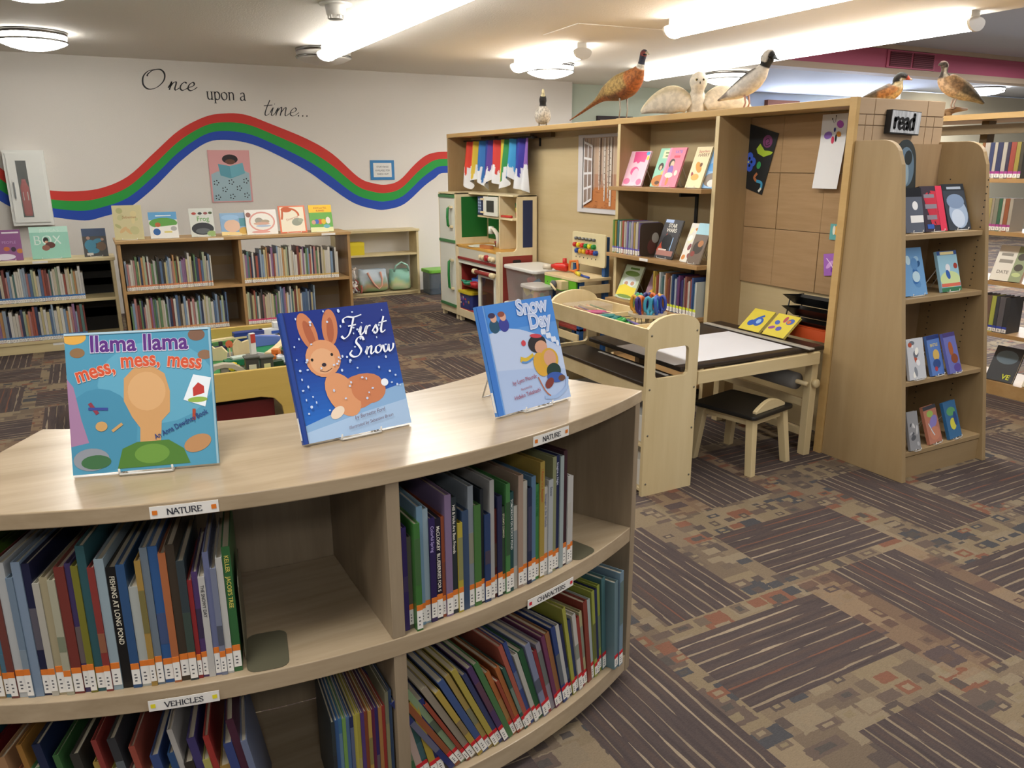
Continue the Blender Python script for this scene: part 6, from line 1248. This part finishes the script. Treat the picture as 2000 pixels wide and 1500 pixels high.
bird('mounted_wood_duck', 'small mounted duck with a dark crest and red-orange bill behind the end panel', (3.93, 3.0, TOPZ), -60, [(-.15, .045, .014, .008, '#3a322a', '#4a4034', '#8a7a5c'), (-.09, .055, .042, .03, '#3a322a', '#5f5240', '#9a8a68'), (-.02, .065, .056, .05, '#4a3f32', OT, '#c4a878'), (.025, .09, .044, .045, '#5a4430', OT, '#c9a468'), (.035, .118, .03, .03, DK, '#c9b890', '#c9b890'), (.035, .14, .03, .028, '#24261f', DK, '#cfc8b4'), (.05, .158, .027, .025, '#24261f', DK, '#cfc8b4'), (.075, .152, .018, .018, DK, DK, '#cfc8b4'), (.092, .143, .01, .009, '#b54a34', '#b54a34', '#b54a34'), (.112, .135, .005, .004, '#d8c8b8', '#d8c8b8', '#d8c8b8')], (.07, .021, .158), (.0, .025, .025), '#a8743c', s=.9)
bd = bird('mounted_brown_duck', 'tan mounted duck with a striped neck perched on a branch at the right', (5.42, 3.62, 1.866), 150, [(-.2, .04, .016, .008, '#3a352c', '#4a4336', '#6a6250'), (-.13, .08, .05, .032, '#55503f', '#4a4436', '#8a7c60'), (-.04, .125, .075, .062, '#8f7a54', '#5a4f3c', '#c8b48c'), (.04, .165, .072, .066, '#a8885c', '#8a6a48', '#c9aa84'), (.085, .2, .046, .05, '#a8845c', '#a8845c', '#c9a884'), (.095, .235, .022, .024, '#3a322c', '#c9c0b0', '#3a322c'), (.095, .262, .02, .021, '#3a322c', '#b8ae9c', '#5a4a3c'), (.1, .288, .024, .026, '#c0a8a0', '#4a4038', '#5a4a3c'), (.118, .298, .018, .018, '#c0a8a0', '#4a4038', '#5a4a3c'), (.14, .29, .007, .006, '#6a625a', '#6a625a', '#6a625a')], (.115, .02, .295), (.0, .02, .07), '#a89080')
MB().tube([(.1, .03, -.045), (.05, 0, -.02), (-.02, 0, .0), (-.12, -.05, .005)], [.02, .024, .02, .008], 8).tube([(.02, 0, -.02), (.05, .02, -.05)], [.02, .035], 8).build('branch', flat('#8a6a48', .8), bd)
# ------------------------------------------------------------------ train table
YEL = wood('train_table_maple', '#bb9c4c', '#c9ab5c', 'x', .4, .5)
tt = thing('train_table', 'low maple train table with a green landscape board and an open base', 'play table', (.1, 4.27, 0))
def tw(n, m, x0, x1, y0, y1, z0, z1, bevel=.003): return wb(n, m, tt, x0, x1, y0, y1, z0, z1, bevel)
tw('far_rim', YEL, .1, 1.35, 5.545, 5.57, .33, .44); tw('side_rim', YEL, .1, .125, 4.295, 5.545, .33, .44); tw('side_rim', YEL, 1.325, 1.35, 4.295, 5.545, .33, .44)
arch = [(.1, 0), (.17, 0), (.17, .19)] + [(.25 + .08 * math.cos(R(a)), .19 + .08 * math.sin(R(a))) for a in (180, 157, 135, 112, 90)] + [(1.2 + .08 * math.cos(R(a)), .19 + .08 * math.sin(R(a))) for a in (90, 67, 45, 22, 0)] + [(1.28, 0), (1.35, 0), (1.35, .44), (.1, .44)]
arch2 = [(.1, 0), (.16, 0), (.16, .24), (.2, .285), (.72, .285), (.79, .27), (.83, .22), (.86, 0), (1.35, 0), (1.35, .44), (.1, .44)]
MB().prism([(a - .1, b) for a, b in arch2], 0, .025, 'xz').build('near_panel', YEL, tt, bevel=.003)
for x in (.1, 1.29): tw('rear_leg', YEL, x, x + .06, 5.51, 5.545, 0, .33)
bd_ = tw('landscape_board', flat('#1f7a3c', .4), .125, 1.325, 4.295, 5.545, .355, .37, 0)
def ground(name, hexc, pts, z): return MB().prism([(a - .1, b - 4.27) for a, b in pts], z, z + .0008, 'xy').build(name, flat(hexc, .5), tt, fix=False)
ground('painted_lake', '#3f7ab4', [(.95, 5.2), (1.325, 5.1), (1.325, 5.54), (.9, 5.54)], .3702)
def road(name, hexc, cx, cy, r0, r1, a0, a1, z): ground(name, hexc, [(cx + r1 * math.cos(R(a0 + (a1 - a0) * q / 14)), cy + r1 * math.sin(R(a0 + (a1 - a0) * q / 14))) for q in range(15)] + [(cx + r0 * math.cos(R(a1 - (a1 - a0) * q / 14)), cy + r0 * math.sin(R(a1 - (a1 - a0) * q / 14))) for q in range(15)], z)
road('painted_road', '#7a7a74', .62, 4.78, .17, .31, -60, 150, .3705); road('road_edge', '#d0d0c8', .62, 4.78, .31, .322, -60, 150, .3708); road('road_edge', '#d0d0c8', .62, 4.78, .158, .17, -60, 150, .3708)
tw('red_drawer', flat('#5f1210', .5), .24, .78, 4.36, 5.4, .02, .24); tw('red_drawer_front', flat('#6a1614', .5), .22, .8, 4.335, 4.36, .02, .25)
tw('under_shelf', YEL, .14, 1.31, 4.32, 5.5, 0, .018)
ZB = .3712
tk = thing('wooden_track', 'curving pale wooden toy track on the green table', 'toy track', (.8, 5.0, ZB))
P_ = smooth_path([Vector((.2, 5.2)), Vector((.5, 5.32)), Vector((.78, 5.4)), Vector((.98, 5.36)), Vector((1.06, 5.22)), Vector((.98, 5.0)), Vector((.88, 4.82))], 6)
def tseg(P, w, z0, z1, m):
    vs = []; n = len(P)
    for i_, p in enumerate(P):
        t_ = (P[min(i_ + 1, n - 1)] - P[max(i_ - 1, 0)]).normalized(); nn = Vector((-t_.y, t_.x)) * w / 2
        for s in (1, -1):
            for z in (z0, z1): vs.append((p.x + s * nn.x - .8, p.y + s * nn.y - 5.0, z))
    fs = []
    for i_ in range(n - 1): b = 4 * i_; fs += [(b, b + 4, b + 5, b + 1), (b + 2, b + 3, b + 7, b + 6), (b + 1, b + 5, b + 7, b + 3), (b, b + 2, b + 6, b + 4)]
    m.add(vs, fs + [(0, 1, 3, 2), (4 * n - 4, 4 * n - 2, 4 * n - 1, 4 * n - 3)]); return m
for q in range(6): tseg(P_[q * 6:q * 6 + 7], .045, .02, .032, MB()).build('track_piece', BEECHX, tk)
for q in (3, 12, 21, 30): MB().box(P_[q].x - .815, P_[q].x - .785, P_[q].y - 5.015, P_[q].y - 4.985, 0, .02).build('track_support', BEECH, tk)
def toy(name, label, x, y, rz, *boxes, wheels=None, s=1.):
    t = thing(name, label, 'toy', (x, y, ZB), R(rz), 'toys on the train table')
    for nm, c, b in boxes: MB().box(*[q * s for q in b]).build(nm, flat(c, .4), t, bevel=.003)
    if wheels:
        for x_ in (-wheels[0], wheels[0]):
            for y_ in (-wheels[1], wheels[1]): MB().lathe([(.012, -.004), (.012, .004)], 12).build('wheel', BLACK, t, loc=(x_, y_, .012), rot=(R(90), 0, 0))
toy('toy_block_long', 'long dark blue block at the far rim of the train table', .87, 5.42, 5, ('block', '#22357a', (-.1, .1, -.03, .03, 0, .06)))
toy('toy_train_car', 'white and blue toy train car by the far rim of the train table', 1.02, 5.44, 5, ('body', '#d8d8d4', (-.08, .08, -.025, .025, .02, .06)), ('cab', '#d8d8d4', (.02, .07, -.025, .025, .06, .1)), ('stripe', '#3a5aa8', (.0, .06, -.027, -.025, .025, .045)), wheels=(.05, .027))
toy('toy_red_car', 'dark red toy car by the far right of the train table', 1.16, 5.4, 5, ('body', '#8a1f24', (-.07, .07, -.025, .025, .015, .05)), ('cabin', '#8a1f24', (-.03, .03, -.022, .022, .05, .07)), wheels=(.045, .027))
t = thing('toy_ramp', 'periwinkle blue sloped toy ramp beside the wooden track', 'toy', (.93, 5.2, ZB), R(8), 'toys on the train table'); MB().prism([(-.1, 0), (.1, 0), (.1, .05), (-.1, .075)], -.03, .03, 'xz').build('ramp', flat('#5a72b8', .45), t)
toy('toy_sign_post', 'white toy sign post with a red panel beside the grey road', .81, 4.93, 20, ('post', '#d2d0c8', (-.018, .018, -.012, .012, 0, .14)), ('panel', '#b03a34', (-.016, .016, -.0135, -.012, .08, .135)))
for lab, x, y, rz in (('tan wooden toy shrub in the middle of the train table', .76, 5.0, 10), ('tan wooden toy tree shape near the left of the train table', .585, 4.9, -20)):
    t = thing('wooden_shape', lab, 'toy', (x, y, ZB), R(rz), 'toys on the train table'); MB().prism([(-.06, 0), (.06, 0), (.07, .05), (.04, .085), (0, .075), (-.03, .1), (-.065, .06)], -.012, .012, 'xz').build('shape', BEECH, t)
toy('toy_engine', 'dark navy toy engine at the left of the train table', .6, 5.03, 15, ('body', '#1f2a4a', (-.07, .07, -.025, .025, .015, .055)), ('cab', '#1f2a4a', (-.07, -.02, -.025, .025, .055, .085)), ('funnel', '#2a2c34', (.03, .05, -.01, .01, .055, .085)), wheels=(.045, .027))
toy('toy_green_truck', 'flat green toy truck with a pale roof on the train table', .68, 4.67, 10, ('body', '#1f6a44', (-.08, .08, -.03, .03, .012, .05)), ('roof', '#b8c4b8', (-.04, .05, -.025, .025, .05, .065)), wheels=(.05, .03))
toy('toy_ferry', 'black-topped white toy boat on the painted road', .79, 4.65, 12, ('hull', '#c8cad0', (-.08, .08, -.03, .03, 0, .03)), ('deck', '#22242a', (-.07, .06, -.022, .022, .03, .05)))
toy('toy_orange_truck', 'orange toy truck near the end of the wooden track', .885, 4.64, 60, ('body', '#c8702c', (-.05, .05, -.025, .025, .015, .06)), ('cab', '#c8702c', (.0, .045, -.022, .022, .06, .085)), wheels=(.03, .027))
toy('toy_police_car', 'white toy car with a black roof at the right of the train table', .97, 4.6, 5, ('body', '#d2d4d8', (-.09, .09, -.035, .035, .015, .06)), ('cabin', '#1a1b1f', (-.05, .04, -.03, .03, .06, .085)), wheels=(.055, .037))
toy('toy_green_loco', 'dark green toy locomotive near the front rim', .84, 4.5, 5, ('body', '#16341f', (-.06, .06, -.025, .025, .015, .055)), ('cab', '#16341f', (-.06, -.01, -.025, .025, .055, .09)), wheels=(.04, .027))
toy('toy_tower', 'dark grey toy building with printed windows at the front rim', .71, 4.4, 0, ('tower', '#3c3c38', (-.035, .035, -.025, .025, 0, .11)), ('roof', '#55554f', (-.042, .042, -.032, .032, .11, .12)), ('sign', '#c8c4a8', (-.02, .02, -.0262, -.025, .03, .075)))
toy('toy_tower', 'second dark grey toy building beside the first at the front rim', .79, 4.41, 0, ('tower', '#44443e', (-.035, .035, -.025, .025, 0, .1)), ('roof', '#5f5f58', (-.042, .042, -.032, .032, .1, .11)), ('sign', '#d0c890', (-.018, .018, -.0262, -.025, .025, .07)))
t = thing('toy_bridge', 'grey arched toy bridge at the front left of the train table', 'toy', (.56, 4.38, ZB), R(0), 'toys on the train table'); MB().prism([(-.14, 0), (-.1, 0), (-.08, .05), (-.04, .075), (0, .08), (.04, .07), (.08, .04), (.12, 0), (.16, 0), (.1, .06), (.05, .092), (0, .1), (-.05, .094), (-.1, .07)], -.025, .025, 'xz').build('arch', flat('#a8a08c', .6), t); MB().box(-.02, .02, -.02, .02, 0, .08).build('pier', flat('#7a7568', .6), t)
toy('toy_yellow_car', 'small yellow toy car behind the grey bridge', .62, 4.55, 20, ('body', '#cdb424', (-.045, .045, -.02, .02, .012, .04)), ('cabin', '#cdb424', (-.02, .03, -.018, .018, .04, .055)), wheels=(.028, .022))
toy('toy_pillar', 'white toy pillar block beside the track end', .985, 4.74, 10, ('block', '#d4d4d0', (-.025, .025, -.02, .02, 0, .09)))
t = thing('face_peg_doll', 'small orange and red wooden sign shape beside the navy engine', 'toy', (.68, 4.98, ZB), 0, 'toys on the train table'); MB().box(-.004, .004, -.004, .004, 0, .06).build('stick', BEECH, t); MB().prism(ell(0, .075, .022, .024, 10), -.004, .004, 'xz').build('disc', flat('#c8623c', .5), t)
